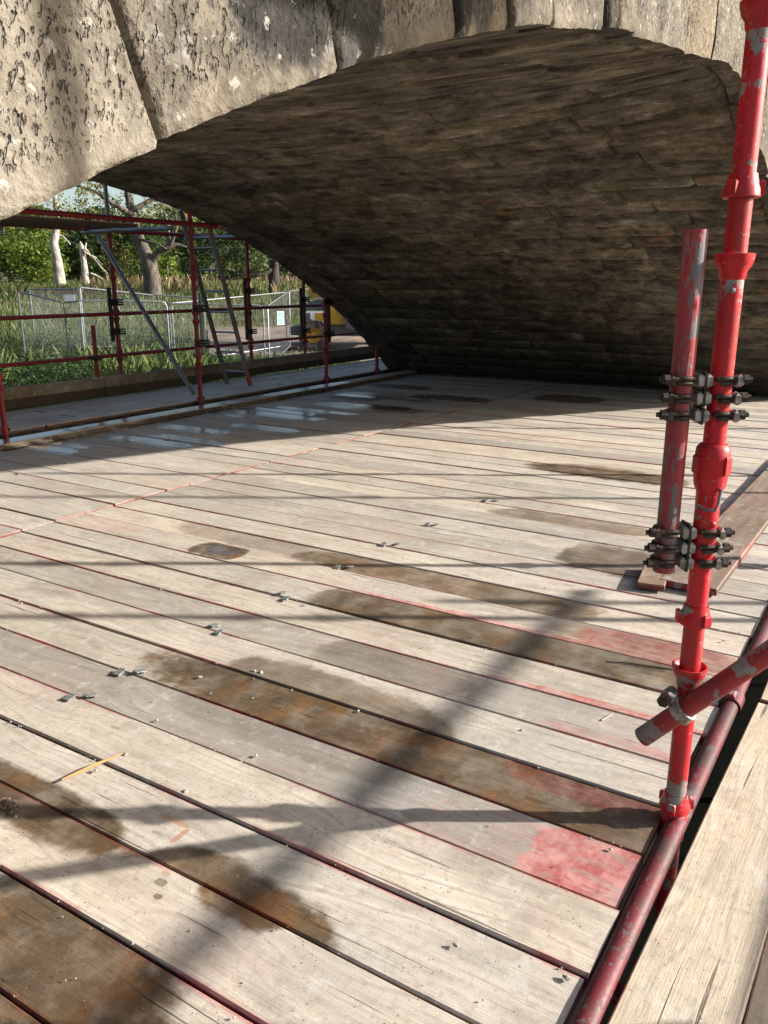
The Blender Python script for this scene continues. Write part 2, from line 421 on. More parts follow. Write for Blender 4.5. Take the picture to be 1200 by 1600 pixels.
def face_stone():
    t = NT('face_sandstone')
    P = t.pos
    a = t.noise(P, 2.2, 5, .6); b = t.noise(P, 14, 6, .65); c = t.noise(P, 55, 4, .6)
    g = t.math('ADD', t.math('MULTIPLY', a, .5), t.math('ADD', t.math('MULTIPLY', b, .35), t.math('MULTIPLY', c, .2)))
    col = t.ramp(g, [(.34, (.042, .037, .030)), (.45, (.090, .079, .063)), (.56, (.165, .142, .110)), (.70, (.27, .24, .192))])
    tint = t.ramp(t.rnd, [(0, (.95, .92, .88)), (.3, (1.0, 1.0, 1.0)), (.5, (.85, .87, .9)), (.7, (1.05, .95, .80)), (1, (1, 1, 1))])
    col = t.mix(1, col, tint, 'MULTIPLY')
    # sooty crust with cast shade painted into the patches, pale lichen and salt bloom
    x, y, z = t.sep(P)
    soot_and_shade = stains(t, t.comb(x, z, 0.0), t.math('MULTIPLY', t.math('SUBTRACT', t.noise(P, 5, 6, .7), .5), 2.2),
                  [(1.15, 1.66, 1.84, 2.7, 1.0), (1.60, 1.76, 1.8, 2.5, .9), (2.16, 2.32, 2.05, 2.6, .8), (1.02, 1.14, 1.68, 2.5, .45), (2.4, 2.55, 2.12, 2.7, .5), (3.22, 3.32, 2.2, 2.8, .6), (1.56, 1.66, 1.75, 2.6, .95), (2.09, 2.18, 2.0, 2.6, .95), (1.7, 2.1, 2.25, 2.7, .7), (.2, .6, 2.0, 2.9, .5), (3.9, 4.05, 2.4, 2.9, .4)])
    col = t.mix(t.math('MULTIPLY', soot_and_shade, .88), col, t.mix(t.step(b, .35, .7), (.010, .010, .010), (.045, .043, .04)))
    lich = t.step(t.noise(P, 23, 5, .65), .61, .67)
    col = t.mix(t.math('MULTIPLY', lich, .6), col, (.40, .375, .33))
    bloom = t.step(t.noise(t.vm('ADD', P, (4.0, 2.0, 7.0)), 6, 5, .7), .60, .72)
    col = t.mix(t.math('MULTIPLY', bloom, .5), col, (.42, .405, .38))
    # tooled relief: pick marks elongated down the face, grit
    pv = t.vm('MULTIPLY', P, (1.0, 1.0, .36))
    sl_ = t.math('ADD', x, t.math('MULTIPLY', z, -.22))
    pk = t.noise(t.comb(t.math('MULTIPLY', sl_, 1.0), t.math('MULTIPLY', z, .42), t.math('MULTIPLY', t.rnd, 9.0)), 88, 2, .5)
    dx = t.math('SUBTRACT', x, 5.0)
    hgt = t.math('SUBTRACT', z, t.math('SUBTRACT', 2.49, t.math('MULTIPLY', .052, t.math('MULTIPLY', dx, dx))))
    hgt = t.math('ADD', hgt, t.math('MULTIPLY', t.math('SUBTRACT', a, .5), .08))
    pick = t.math('MULTIPLY', t.step(pk, .56, .66), t.step(t.noise(P, 7, 4), .36, .50))
    pick = t.math('MULTIPLY', pick, t.step(hgt, .045, .085))
    col = t.mix(t.math('MULTIPLY', pick, .36), col, (.05, .042, .033))
    pit = t.math('MULTIPLY', t.step(t.noise(t.vm('MULTIPLY', P, (1.0, 1.0, .55)), 120, 2, .5), .60, .68), t.step(hgt, .03, .06))
    col = t.mix(t.math('MULTIPLY', pit, .45), col, (.05, .043, .035))
    h = t.math('ADD', t.math('MULTIPLY', b, .8), t.math('MULTIPLY', c, .5))
    h = t.math('SUBTRACT', h, t.math('ADD', t.math('MULTIPLY', pick, 1.0), t.math('MULTIPLY', pit, .5)))
    return t.out(col, .92, t.bump(h, 1.0, .016), spec=.2)

def soffit_stone_mat(name='soffit_sandstone'):
    t = NT(name)
    P = t.pos
    st = t.vm('ADD', t.vm('MULTIPLY', P, (1.25, .85, 1.25)), t.comb(t.math('MULTIPLY', t.rnd, .25), 0.0, 0.0))
    a = t.noise(st, 2.6, 7, .72, .4); b = t.noise(t.vm('MULTIPLY', P, (1.3, .8, 1.3)), 8, 6, .72, .3); c = t.noise(P, 40, 4, .65)
    g = t.math('ADD', t.math('MULTIPLY', a, .55), t.math('ADD', t.math('MULTIPLY', b, .4), t.math('MULTIPLY', c, .12)))
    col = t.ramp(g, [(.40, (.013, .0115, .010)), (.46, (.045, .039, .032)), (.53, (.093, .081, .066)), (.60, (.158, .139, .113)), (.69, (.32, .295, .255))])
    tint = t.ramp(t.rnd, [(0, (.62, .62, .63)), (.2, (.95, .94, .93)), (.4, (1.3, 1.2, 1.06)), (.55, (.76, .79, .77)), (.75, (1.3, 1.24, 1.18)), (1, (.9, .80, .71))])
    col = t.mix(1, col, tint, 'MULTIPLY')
    moss = t.step(t.noise(t.vm('ADD', st, (3.0, 9.0, 1.0)), 1.7, 4, .6), .56, .68)
    col = t.mix(t.math('MULTIPLY', moss, .6), col, (.075, .075, .030))
    rust = t.step(t.noise(t.vm('ADD', st, (8.0, 1.0, 5.0)), 2.6, 5, .65), .60, .70)
    col = t.mix(t.math('MULTIPLY', rust, .7), col, (.17, .095, .042))
    blk = t.step(t.noise(t.vm('ADD', st, (1.0, 4.0, 2.0)), 2.6, 7, .74), .535, .63)
    col = t.mix(t.math('MULTIPLY', blk, .8), col, (.018, .015, .012))
    # darker towards the foot of the vault, ragged top
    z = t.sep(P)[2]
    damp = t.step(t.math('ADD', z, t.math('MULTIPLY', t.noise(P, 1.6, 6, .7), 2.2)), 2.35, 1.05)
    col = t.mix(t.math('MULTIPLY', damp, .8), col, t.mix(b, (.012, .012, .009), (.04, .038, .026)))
    h = t.math('ADD', t.math('MULTIPLY', b, 1.0), t.math('ADD', t.math('MULTIPLY', c, .6), t.math('MULTIPLY', a, .7)))
    return t.out(col, .88, t.bump(h, .85, .018), spec=.25)

M = {}
M['deck'] = wood_material('weathered_board')
M['deck_x'] = wood_material('weathered_board_cross', along='X', red=.6, under_red=.25)
M['kerb'] = wood_material('kerb_plank_wood', along='X', red=.12, under_red=.0, base=((.20, .17, .14), (.34, .30, .25), (.44, .40, .35)))
M['fresh'] = wood_material('newer_pine_board', along='X', stained=False, base=((.34, .28, .20), (.52, .445, .335), (.62, .55, .44)), red=.5)
M['toe'] = wood_material('toe_board_wood', along='X', stained=False, base=((.10, .08, .055), (.17, .14, .10), (.24, .20, .15)), red=.05, under_red=.0)
M['plywood'] = wood_material('old_dark_plank', along='X', stained=False, base=((.11, .07, .05), (.21, .14, .10), (.32, .24, .18)), dull=.15)
M['red'] = painted_steel('bright_red_tube', red=(.39, .004, .010), chip=.625, fleck=.64, dark=.32, gloss=.42)
M['red_chipped'] = painted_steel('chipped_red_tube', red=(.24, .012, .018), chip=.575, dark=.45, gloss=.5)
M['maroon'] = painted_steel('maroon_tube', red=(.085, .004, .009), chip=.64, dark=.85, gloss=.5, fleck=.585, metal_col=(.12, .108, .105))
M['worn'] = painted_steel('worn_red_tube', red=(.27, .026, .032), chip=.55, dark=.35, stretch=.30, fleck=.57, metal_col=(.24, .225, .235), gloss=.5)
M['dull_red'] = painted_steel('dull_red_tube', red=(.19, .009, .012), chip=.66, dark=.35, gloss=.45)
M['galv'] = plain_metal('galvanised_steel', (.13, .14, .155), (.23, .24, .255), .42, .6)
M['grey_tube'] = plain_metal('grey_tube', (.16, .165, .18), (.26, .265, .28), .45, .7)
M['rust'] = plain_metal('rusty_dark_steel', (.018, .014, .012), (.075, .050, .036), .6, .5, 60)
M['castgrey'] = plain_metal('dirty_cast_steel', (.13, .12, .105), (.40, .38, .345), .6, .35, 45)
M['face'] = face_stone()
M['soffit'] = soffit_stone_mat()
M['clip'] = plain_metal('zinc_clip', (.20, .22, .22), (.36, .385, .375), .45, .6, 90)

# ------------------------------------------------------------------ terrain
def gz(x, y):
    r = math.hypot(x, y)
    z = float(np.interp(r, [0, 12, 26, 30, 45, 60, 100, 300, 2500], [-1.6, -1.45, -1.3, -1.25, .55, 1.12, 1.4, 3.0, 3.0]))
    return z + (.12 * mnoise.noise(Vector((x * .15, y * .15, 0))) if r > 11 else 0)
tg = NT('meadow_soil')
a_ = tg.noise(tg.pos, .35, 5, .6); b_ = tg.noise(tg.pos, 4, 5, .65)
colg = tg.mix(tg.step(a_, .4, .62), (.055, .085, .022), (.13, .125, .045))
colg = tg.mix(tg.math('MULTIPLY', tg.step(tg.noise(tg.pos, .12, 4), .5, .62), .6), colg, (.16, .085, .04))
colg = tg.mix(tg.math('MULTIPLY', tg.step(b_, .5, .7), .4), colg, (.035, .05, .016))
tg.out(colg, .95, tg.bump(b_, .8, .1))
gm = MB()
rr = list(np.concatenate([np.linspace(0.5, 12, 10), np.linspace(13, 64, 44), [70, 80, 100, 130, 180, 260, 400, 800, 1600, 2500]]))
NA = 96
vs = [(0, 0, -1.6)]
for r in rr:
    for k in range(NA):
        q = 2 * math.pi * k / NA
        vs.append((r * math.cos(q), r * math.sin(q), gz(r * math.cos(q), r * math.sin(q))))
fs = [(0, 1 + k, 1 + (k + 1) % NA) for k in range(NA)]
for i in range(len(rr) - 1):
    for k in range(NA):
        k2 = (k + 1) % NA
        fs.append((1 + i * NA + k, 1 + (i + 1) * NA + k, 1 + (i + 1) * NA + k2, 1 + i * NA + k2))
gm.add(vs, fs)
ground = gm.obj('ground', tg.m, angle=180)
ground['kind'] = 'structure'

tt = NT('muddy_track')
an = tt.noise(tt.pos, 1.2, 6, .65)
tt.out(tt.mix(tt.step(an, .4, .6), (.12, .085, .06), (.22, .165, .12)), .9, tt.bump(an, .8, .08))
tm = MB()
vs = []; fs = []
for i in range(13):
    q = R(20 + i * 2.0); dr = 1.0 * math.sin(i * .9)
    for j, r in enumerate((28.6 + dr * .2, 31, 34, 36.5 + dr * .4)):
        x, y = r * math.cos(q), r * math.sin(q)
        vs.append((x, y, gz(x, y) + .05))
for i in range(12):
    for j in range(3): fs.append((i * 4 + j, i * 4 + j + 1, i * 4 + j + 5, i * 4 + j + 4))
tm.add(vs, fs)
track = tm.obj('track', tt.m); track['kind'] = 'structure'

tr_ = NT('black_shade_water')  # near-black water added to paint in the shade under the deck slot
wv_ = tr_.noise(tr_.pos, 3, 3)
tr_.out((.004, .005, .004), .25, tr_.bump(wv_, .15, .05))
rm_ = MB()
n_ = 40
rm_.add([(0, 0, -1.42)] + [((11.5 + .3 * math.sin(k * 2.1)) * math.cos(2 * math.pi * k / n_), min(9.0, (11.5 + .3 * math.sin(k * 2.1)) * math.sin(2 * math.pi * k / n_)), -1.42) for k in range(n_)], [(0, 1 + k, 1 + (k + 1) % n_) for k in range(n_)])
shade_water = rm_.obj('shade_water', tr_.m); shade_water['kind'] = 'structure'
# ------------------------------------------------------------------ stone bridge
XC, YN, YF = 5.0, 1.10, 7.30
def arch_z(X):
    x = X - XC
    return 2.49 - .052 * x * x - 1e-6 * x ** 6
def crown_rise(X, Y):       # the near ring sits a little high right of the crown
    return .17 * math.exp(-((X - 5.75) / (.95 if X < 5.75 else .7)) ** 2) * max(0, 1 - (Y - YN) / 2.4) ** 1.5
def arch_n(X):                    # unit normal pointing up/out of the arch
    e = 1e-3
    d = Vector((2 * e, 0, arch_z(X + e) - arch_z(X - e))).normalized()
    return Vector((-d.z, 0, d.x))
# arc-length table
XS = np.linspace(-2.9, 12.9, 1600)
ZS = np.array([arch_z(x) for x in XS])
SS = np.concatenate([[0], np.cumsum(np.hypot(np.diff(XS), np.diff(ZS)))])
def x_at(s): return float(np.interp(s, SS, XS))
def s_at(x): return float(np.interp(x, XS, SS))

bridge = thing('stone_bridge', 'old sandstone arch bridge spanning over the scaffold deck', 'bridge', (XC, (YN + YF) / 2, -1.6))
BO = Vector(bridge.location)
def in_bridge(mb, name, mat, angle=35):
    mb.v = [(x - BO.x, y - BO.y, z - BO.z) for x, y, z in mb.v]
    return mb.obj(name, mat, bridge, angle=angle)

def voussoir(x0, x1, yface, outward, h, depth, drop, nu, nv, detail, seed):
    """front face grid with rebated edges and pecked relief, then sides, soffit lip and back"""
    mb = MB()
    s0, s1 = s_at(x0), s_at(x1)
    def P(u, v, yy):
        X = x_at(s0 + (s1 - s0) * u); n = arch_n(X)
        b = Vector((X, 0, arch_z(X) + (crown_rise(X, YN) if outward < 0 else 0))) + n * (v * h - drop)
        return Vector((b.x, yy, b.z))
    L = s1 - s0
    vs = []
    us = np.linspace(0, 1, nu + 1); vv = np.linspace(0, 1, nv + 1)
    if detail: us = np.concatenate([[0, .012, .024], np.linspace(.036, .964, nu - 5), [.976, .988, 1]])
    gapu = (.009 if detail else .005) / L
    for v in vv:
        for u in us:
            uu = gapu + u * (1 - 2 * gapu)
            e = min(u * L, (1 - u) * L); eb = v * h
            ch = .014
            back = max(0, ch - e) * 1.3 + max(0, .010 - eb) * .8
            p = P(uu, v, 0)
            q = Vector((p.x * 1.0 + seed * 9.1, p.z, seed * 3.7))
            d = .005 * mnoise.fractal(q * 4.5, 1.0, 2.0, 4) + .004 * mnoise.noise(q * 16)
            if detail:
                inside = max(0, min(1, (eb - .06) / .03)) * max(0, min(1, (e - .03) / .02))
                w = mnoise.noise(Vector((p.x * 44 + 6 * seed, p.z * 17, 0))) + .5 * mnoise.noise(Vector((p.x * 60, p.z * 30, seed)))
                d -= inside * max(0, w - .30) * .008
                d += inside * .010 * mnoise.noise(q * 9)
                wob = (.003 * mnoise.noise(Vector((p.x * 9, p.z * 9, seed))) + .003 * mnoise.noise(Vector((p.x * 30, p.z * 30, seed)))) if eb < .01 or e < .01 else 0
            else: wob = .008 * mnoise.noise(Vector((p.x * 9, p.z * 9, seed))) if eb < .01 else 0
            vs.append(p + Vector((0, outward * (d - back) + yface, wob)))
    W = nu + 1
    fs = []
    for j in range(nv):
        for i in range(nu):
            f = (j * W + i, j * W + i + 1, (j + 1) * W + i + 1, (j + 1) * W + i)
            fs.append(f if outward < 0 else f[::-1])
    mb.add(vs, fs, True)
    # border loop extruded back
    loop = [i for i in range(W)] + [j * W + nu for j in range(1, nv + 1)] + [nv * W + i for i in range(nu - 1, -1, -1)] + [j * W for j in range(nv - 1, 0, -1)]
    base = len(mb.v)
    for i in loop:
        p = Vector(mb.v[i]); mb.v.append((p.x, yface - outward * depth, p.z + .004 * mnoise.noise(p * 7)))
    n = len(loop)
    for k in range(n):
        k2 = (k + 1) % n
        f = (loop[k], base + k, base + k2, loop[k2])
        mb.f.append(f if outward < 0 else f[::-1]); mb.sm.append(False)
    mb.f.append(tuple(base + k for k in range(n))); mb.sm.append(False)
    mb.front = len(fs)
    return mb

joints = [-1.95, -1.5, -1.0, -.5, -.02, .50, 1.05, 1.58, 2.12, 2.43, 2.75, 3.25, 3.60, 3.98, 4.5, 5.05, 5.6, 6.15, 6.7, 7.25, 7.8, 8.35, 8.9, 9.45, 10.0, 10.5, 11.0, 11.45, 11.9, 12.3]
drops = {5: .008, 6: .002, 7: .0, 8: .0, 9: -.004, 10: .006, 11: -.004, 12: .004, 13: -.002}
prou = {5: .018, 6: .006, 7: -.006, 8: .0, 9: .008, 10: -.004, 11: .010, 12: -.006}
for k in range(len(joints) - 1):
    x0, x1 = joints[k], joints[k + 1]
    near = 5 <= k <= 12
    nu, nv = (56, 84) if k in (5, 6) else ((44, 56) if near else (8, 10))
    mb = voussoir(x0, x1, YN - prou.get(k, random.uniform(-.01, .01)), -1, .86, .12, drops.get(k, random.uniform(-.006, .008)), nu, nv, near, k)
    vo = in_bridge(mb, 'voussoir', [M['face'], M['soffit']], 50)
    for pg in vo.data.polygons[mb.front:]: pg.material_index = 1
for k in range(len(joints) - 1):
    mb = voussoir(joints[k], joints[k + 1], YF + random.uniform(-.01, .01), 1, .80, .42, random.uniform(-.006, .01), 6, 6, False, k + 50)
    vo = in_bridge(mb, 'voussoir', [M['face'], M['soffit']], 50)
    for pg in vo.data.polygons[mb.front:]: pg.material_index = 1

# barrel: soffit stones course by course
def soffit_block(sa, sb, ya, yb, seed, nu=4, nv=7, lift=None):
    mb = MB(); g = .004
    off = random.uniform(-.004, .005) if lift is None else lift
    us = [0, .07] + list(np.linspace(.07, .93, nu))[1:-1] + [.93, 1]
    vv = [0, .035] + list(np.linspace(.035, .965, nv))[1:-1] + [.965, 1]
    vs = []
    for v in vv:
        for u in us:
            s = sa + 1.9 * g + (sb - sa - 3.8 * g) * u; y = ya + g + (yb - ya - 2 * g) * v
            X = x_at(s); n = arch_n(X); p = Vector((X, y, arch_z(X) + crown_rise(X, y)))
            e = min(u * (sb - sa), (1 - u) * (sb - sa), v * (yb - ya), (1 - v) * (yb - ya))
            d = off + .007 * mnoise.fractal(Vector((s * 5 + seed, y * 2.2, seed * 1.7)), 1, 2, 3)
            if e < .004: d += .022 + .004 * mnoise.noise(Vector((s * 8, y * 6, seed)))
            if e < .004: p += Vector((0, .0, 0))
            vs.append(p + n * d)
    W = len(us); H = len(vv)
    fs = [(j * W + i, j * W + i + 1, (j + 1) * W + i + 1, (j + 1) * W + i) for j in range(H - 1) for i in range(W - 1)]
    mb.add(vs, [f[::-1] for f in fs], True)
    loop = list(range(W)) + [j * W + W - 1 for j in range(1, H)] + [(H - 1) * W + i for i in range(W - 2, -1, -1)] + [j * W for j in range(H - 2, 0, -1)]
    b = len(mb.v)
    for i in loop:
        p = Vector(mb.v[i]); n = arch_n(p.x)
        mb.v.append(tuple(p + n * .10))
    for k in range(len(loop)):
        k2 = (k + 1) % len(loop)
        mb.f.append((loop[k], loop[k2], b + k2, b + k)); mb.sm.append(False)
    return mb
Y0, Y1 = YN + .125, YF - .42
count = 0
s = s_at(1.3)
rest = MB()
while s < s_at(12.55):
    w = random.uniform(.22, .31)
    y = Y0
    first = random.uniform(.45, 1.3)
    while y < Y1 - .01:
        L = first if y == Y0 else random.uniform(.9, 1.6)
        ye = y + L
        if Y1 - ye < .35: ye = Y1
        mb = soffit_block(s, s + w, y, ye, random.random() * 99)
        if count < 296:
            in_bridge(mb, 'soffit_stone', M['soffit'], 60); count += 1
        else: rest.add(mb.v, mb.f)
        y = ye
    s += w
s = s_at(-2.6)
while s < s_at(1.3) - .05:
    w = min(.32, s_at(1.3) - s)
    y = Y0
    while y < Y1 - .01:
        ye = min(Y1, y + random.uniform(.8, 1.2))
        if Y1 - ye < .3: ye = Y1
        mb = soffit_block(s, s + w, y, ye, random.random() * 99, 2, 3); rest.add(mb.v, mb.f); y = ye
    s += w
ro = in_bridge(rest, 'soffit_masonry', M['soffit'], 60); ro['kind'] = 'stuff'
# backing vault behind the stones, abutments, spandrels, parapets
bk = MB()
xs = np.linspace(-2.75, 12.75, 64)
vs = []
for X in xs:
    n = arch_n(X); p = Vector((X, 0, arch_z(X) + crown_rise(X, YN))) + n * .034
    for yy in (YN + .13, YF - .30): vs.append((p.x, yy, p.z - (crown_rise(X, YN) if yy > 3 else 0)))
    top = 4.1
    for yy in (YN + .13, YF - .30): vs.append((p.x, yy, top))
fs = []
for i in range(len(xs) - 1):
    a = i * 4; b = a + 4
    fs += [(a, a + 1, b + 1, b), (a + 2, b + 2, b + 3, a + 3), (a, b, b + 2, a + 2), (a + 1, a + 3, b + 3, b + 1)]
bk.add(vs, fs, False)
tmo = NT('lime_mortar'); mo_ = tmo.noise(tmo.pos, 12, 5, .65)
mortar = tmo.out(tmo.mix(mo_, (.03, .025, .021), (.15, .112, .088)), .95, tmo.bump(mo_, .8, .02))
in_bridge(bk, 'vault_fill', mortar)
for sx, xa in ((-1, -2.72), (1, 12.72)):
    ab = MB()
    w = 6.0
    ab.box((xa + sx * w / 2, (YN + YF) / 2, 1.2), (w, YF - YN - .02, 5.8))
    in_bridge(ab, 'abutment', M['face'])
def spandrel(yc, depth):
    z = .3; row = 0
    while z < 4.05:
        hgt = .34; x = -2.6 + (row % 2) * .4
        while x < 12.6:
            L = random.uniform(.75, 1.1); xe = x + L
            # stones sit above the ring of voussoirs
            lo = max(min(arch_z(q) for q in (x, (x + xe) / 2, xe)) + .62, z)
            if z + hgt - lo > .04:
                b = MB(); b.box(((x + xe) / 2, yc, (lo + z + hgt) / 2), (L - .012, depth, z + hgt - lo - .012), bev=.012)
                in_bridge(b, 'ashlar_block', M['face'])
            x = xe
        z += hgt; row += 1
spandrel(YN + .078, .13)
for yc in (YN + .19, YF - .19):
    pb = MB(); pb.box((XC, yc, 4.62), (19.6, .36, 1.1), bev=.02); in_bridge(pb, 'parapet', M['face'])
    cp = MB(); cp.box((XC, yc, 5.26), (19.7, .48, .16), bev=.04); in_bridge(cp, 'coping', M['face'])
sp = MB(); sp.box((XC, YF - .20, 3.6), (19.5, .34, .9)); in_bridge(sp, 'spandrel_wall', M['face'])

# ------------------------------------------------------------------ scaffold boards
def board_mesh(L, W=.2255, T=.038, n=14, seed=0, wob=.0022):
    """plank along local y, top face at z=0, worn arrises, slight bow"""
    mb = MB(); vs = []
    e = .004
    sec = [(-1, -T), (-1, -e), (-1 + 2 * e / W, 0), (-.33, 0), (.33, 0), (1 - 2 * e / W, 0), (1, -e), (1, -T)]
    for i in range(n + 1):
        y = -L / 2 + L * i / n
        wl = wob * mnoise.noise(Vector((y * 1.3, seed * 7.1, 0))); wr = wob * mnoise.noise(Vector((y * 1.3, seed * 7.1, 9)))
        zz = .0030 * mnoise.noise(Vector((y * .7, seed * 3.3, 4)))
        for a, h in sec:
            cup = -.0016 * (1 - a * a)
            vs.append((a * W / 2 + (wl if a < 0 else wr), y, h + zz + (cup if h > -.01 else 0)))
    k = len(sec)
    fs = [(i * k + j, (i + 1) * k + j, (i + 1) * k + j + 1, i * k + j + 1) for i in range(n) for j in range(k - 1)]
    fs += [(i * k + k - 1, (i + 1) * k + k - 1, (i + 1) * k, i * k) for i in range(n)]
    fs.append(tuple(range(k))); fs.append(tuple(n * k + j for j in reversed(range(k))))
    mb.add(vs, fs, False)
    return mb
PITCH_B = .2333
deck = thing('scaffold_deck', 'wide platform of weathered scaffold boards under the arch, stained and paint splashed', 'deck', (5, 3.5, -.04))
DO = Vector(deck.location)
near_var = [board_mesh(3.98, seed=i, W=random.uniform(.2245, .2275)).mesh('board', M['deck']) for i in range(9)]
far_var = [board_mesh(3.55, seed=i + 20, W=random.uniform(.2245, .2275)).mesh('board', M['deck']) for i in range(9)]
g0 = .995 - PITCH_B * 11
for k in range(58):
    x = g0 + PITCH_B * (k + .5)
    if x > 12.05: break
    o = place('board', random.choice(near_var), deck, Vector((x, .405 + 1.99 + random.uniform(-.014, .008), random.uniform(-.0035, .0035))) - DO,
              (R(random.uniform(-.06, .06)), R(random.uniform(-.5, .5)), R(random.uniform(-.07, .07)) + (math.pi if random.random() < .5 else 0)))
    x2 = x + .03
    o = place('board', random.choice(far_var), deck, Vector((x2, 4.415 + 1.775 + random.uniform(-.008, .012), random.uniform(-.004, .004))) - DO,
              (0, R(random.uniform(-.5, .5)), R(random.uniform(-.06, .06)) + (math.pi if random.random() < .5 else 0)))
# joint batten painted red below the board ends
jb = MB(); jb.box((5 - DO.x, 4.395 - DO.y, -.030 - DO.z), (14, .05, .03)); jb.obj('joint_strip', M['dull_red'], deck)

# right hand walkway: boards laid along the tube
walk = thing('side_walkway', 'pale newer boards laid lengthwise outside the red ledger tube', 'walkway', (2.5, -.4, -.04))
WO = Vector(walk.location)
wv = [board_mesh(3.9, seed=i + 40).mesh('board', M['fresh']) for i in range(4)]
for me in wv:            # lay along x
    me.transform(Matrix.Rotation(-math.pi / 2, 4, 'Z'))
for k, yc in enumerate((.224, -.012, -.246, -.480, -.714)):
    for j, xc in enumerate((1.0, 4.94, 8.88)):
        rz = -.026 if k == 0 and j == 0 else (-.012 if j == 0 and k == 1 else random.uniform(-.003, .003))
        place('board', wv[(k + j) % 4], walk, Vector((xc + random.uniform(-.01, .01), yc - (.05 if j else 0), .006 + random.uniform(-.003, .003))) - WO, (0, 0, rz))

# far raised walkway
fwalk = thing('raised_walkway', 'damp grey boarded walkway along the far side of the bridge', 'walkway', (8, 7.85, 0))
FO = Vector(fwalk.location)
fv = [board_mesh(3.9, seed=i + 60).mesh('board', M['deck_x']) for i in range(4)]
for me in fv: me.transform(Matrix.Rotation(-math.pi / 2, 4, 'Z'))
for k in range(5):
    for j in range(4):
        place('board', fv[(k * 2 + j) % 4], fwalk, Vector((3.2 + j * 3.92 + (k % 2) * .5, 7.38 + k * .231, .062 + random.uniform(-.004, .004))) - FO, (0, 0, random.uniform(-.002, .002)))
# loose kerb planks along the edge of the deck
km = board_mesh(3.9, W=.225, T=.055, seed=80).mesh('kerb_plank', M['kerb']); km.transform(Matrix.Rotation(-math.pi / 2, 4, 'Z'))
for j, nm in enumerate(('wet plank lying at the far edge of the deck, nearest the camera end', 'damp plank at the deck edge below the middle red post', 'dark plank at the deck edge running into the arch foot')):
    o = place('kerb_plank', km, None, (4.0 + j * 3.91, 6.835 + .01 * j, .058))
    tag(o, nm, 'plank', 'planks along the far deck edge')

# ------------------------------------------------------------------ tubes, cups and couplers
TR = .0268
cup_mb = MB(); cup_mb.lathe([(TR, -.046), (.0295, -.042), (.032, -.026), (.040, -.014), (.0445, 0), (.0455, .012), (.042, .013), (.039, .004), (TR + .001, -.004)], n=28)
ME_CUP = cup_mb.mesh('bottom_cup', M['red'], 40)
def topcup(mat):
    m = MB(); m.lathe([(TR + .001, .024), (.031, .025), (.033, .015), (.036, .004), (.041, -.009), (.0425, -.024), (.040, -.027), (TR + .003, -.024)], n=28)
    for q in (20, 140, 260):
        a = R(q); m.box((.0425 * math.cos(a), .0425 * math.sin(a), -.007), (.013, .020, .034), rotm(a), .004)
    return m.mesh('top_cup', mat, 40)
ME_TOP = topcup(M['red'])
ME_CUP_D = ME_CUP.copy(); ME_CUP_D.materials[0] = M['dull_red']
ME_TOP_D = ME_TOP.copy(); ME_TOP_D.materials[0] = M['dull_red']

def standard(label, loc, z0, z1, mat, dull=True, cups=(.46, 1.49, 1.98), tops=(.10, .60, 1.65), group=None, spigot=True):
    t = thing('scaffold_standard', label, 'scaffold post', (loc[0], loc[1], z0), group=group)
    m = MB(); m.tube([(0, 0, 0), (0, 0, (z1 - z0) * .5), (0, 0, z1 - z0)], TR, 24, hollow=True); m.obj('tube', mat, t)
    for c in cups:
        if z0 < c < z1: place('bottom_cup', ME_CUP_D if dull else ME_CUP, t, (0, 0, c - z0))
    for i, c in enumerate(tops):
        if z0 < c < z1: place('top_cup', ME_TOP_D if dull else ME_TOP, t, (0, 0, c - z0), (0, 0, .7 + i * .9))
    return t

PX, PY = 2.13, .38
post = standard('tall bright red cuplock post standing beside the deck edge at right', (PX, PY), -1.6, 4.2, M['red'], False, cups=(.455, 1.50, 2.02), tops=(.055, .615, 1.66, 2.16), spigot=True)
sl = MB()
sl.lathe([(TR, -.11), (.0295, -.108), (.0305, -.06), (.038, -.045), (.0415, -.02), (.042, .03), (.0405, .050), (.036, .056), (.033, .060), (TR, .061)], n=28)
for q in (10, 130, 250):
    a = R(q); sl.box((.041 * math.cos(a), .041 * math.sin(a), .010), (.010, .024, .048), rotm(a), .004)
sl.obj('spigot_sleeve', M['red'], post, (0, 0, 1.005 + 1.6))
sl2 = MB(); sl2.lathe([(TR, -.10), (.0295, -.098), (.0295, .098), (TR, .10)], n=28)
sl2.obj('spigot_socket', M['red'], post, (0, 0, .885 + 1.6))
fr = -FW.copy(); fr.z = 0; fr.normalize()
pn = MB()
c0 = Vector((0, 0, 0))
fa = fr * .0302
pn.tube([fa + RT * .012 + Vector((0, 0, .03)) - fr * .03, fa + fr * .012 + RT * .012 + Vector((0, 0, .032)), fa + fr * .016 + RT * .008 + Vector((0, 0, .0)), fa + fr * .016 + RT * .002 + Vector((0, 0, -.018)), fa + fr * .014 - RT * .022 + Vector((0, 0, -.016)), fa - fr * .004 - RT * .036 + Vector((0, 0, -.010))], .0042, 10)
pn.obj('locking_pin', M['galv'], post, (0, 0, .925 + 1.6))
rv = MB(); rv.lathe([(.0, .004), (.006, .003), (.009, 0)], fa + RT * .006, (-fr).to_track_quat('-Z', 'Y').to_matrix(), 12); rv.obj('rivet', M['red'], post, (0, 0, .865 + 1.6))
rv2 = MB(); rv2.lathe([(.0, .004), (.005, .003), (.007, 0)], fa - RT * .008, (-fr).to_track_quat('-Z', 'Y').to_matrix(), 12); rv2.obj('rivet', M['galv'], post, (0, 0, 1.43 + 1.6))

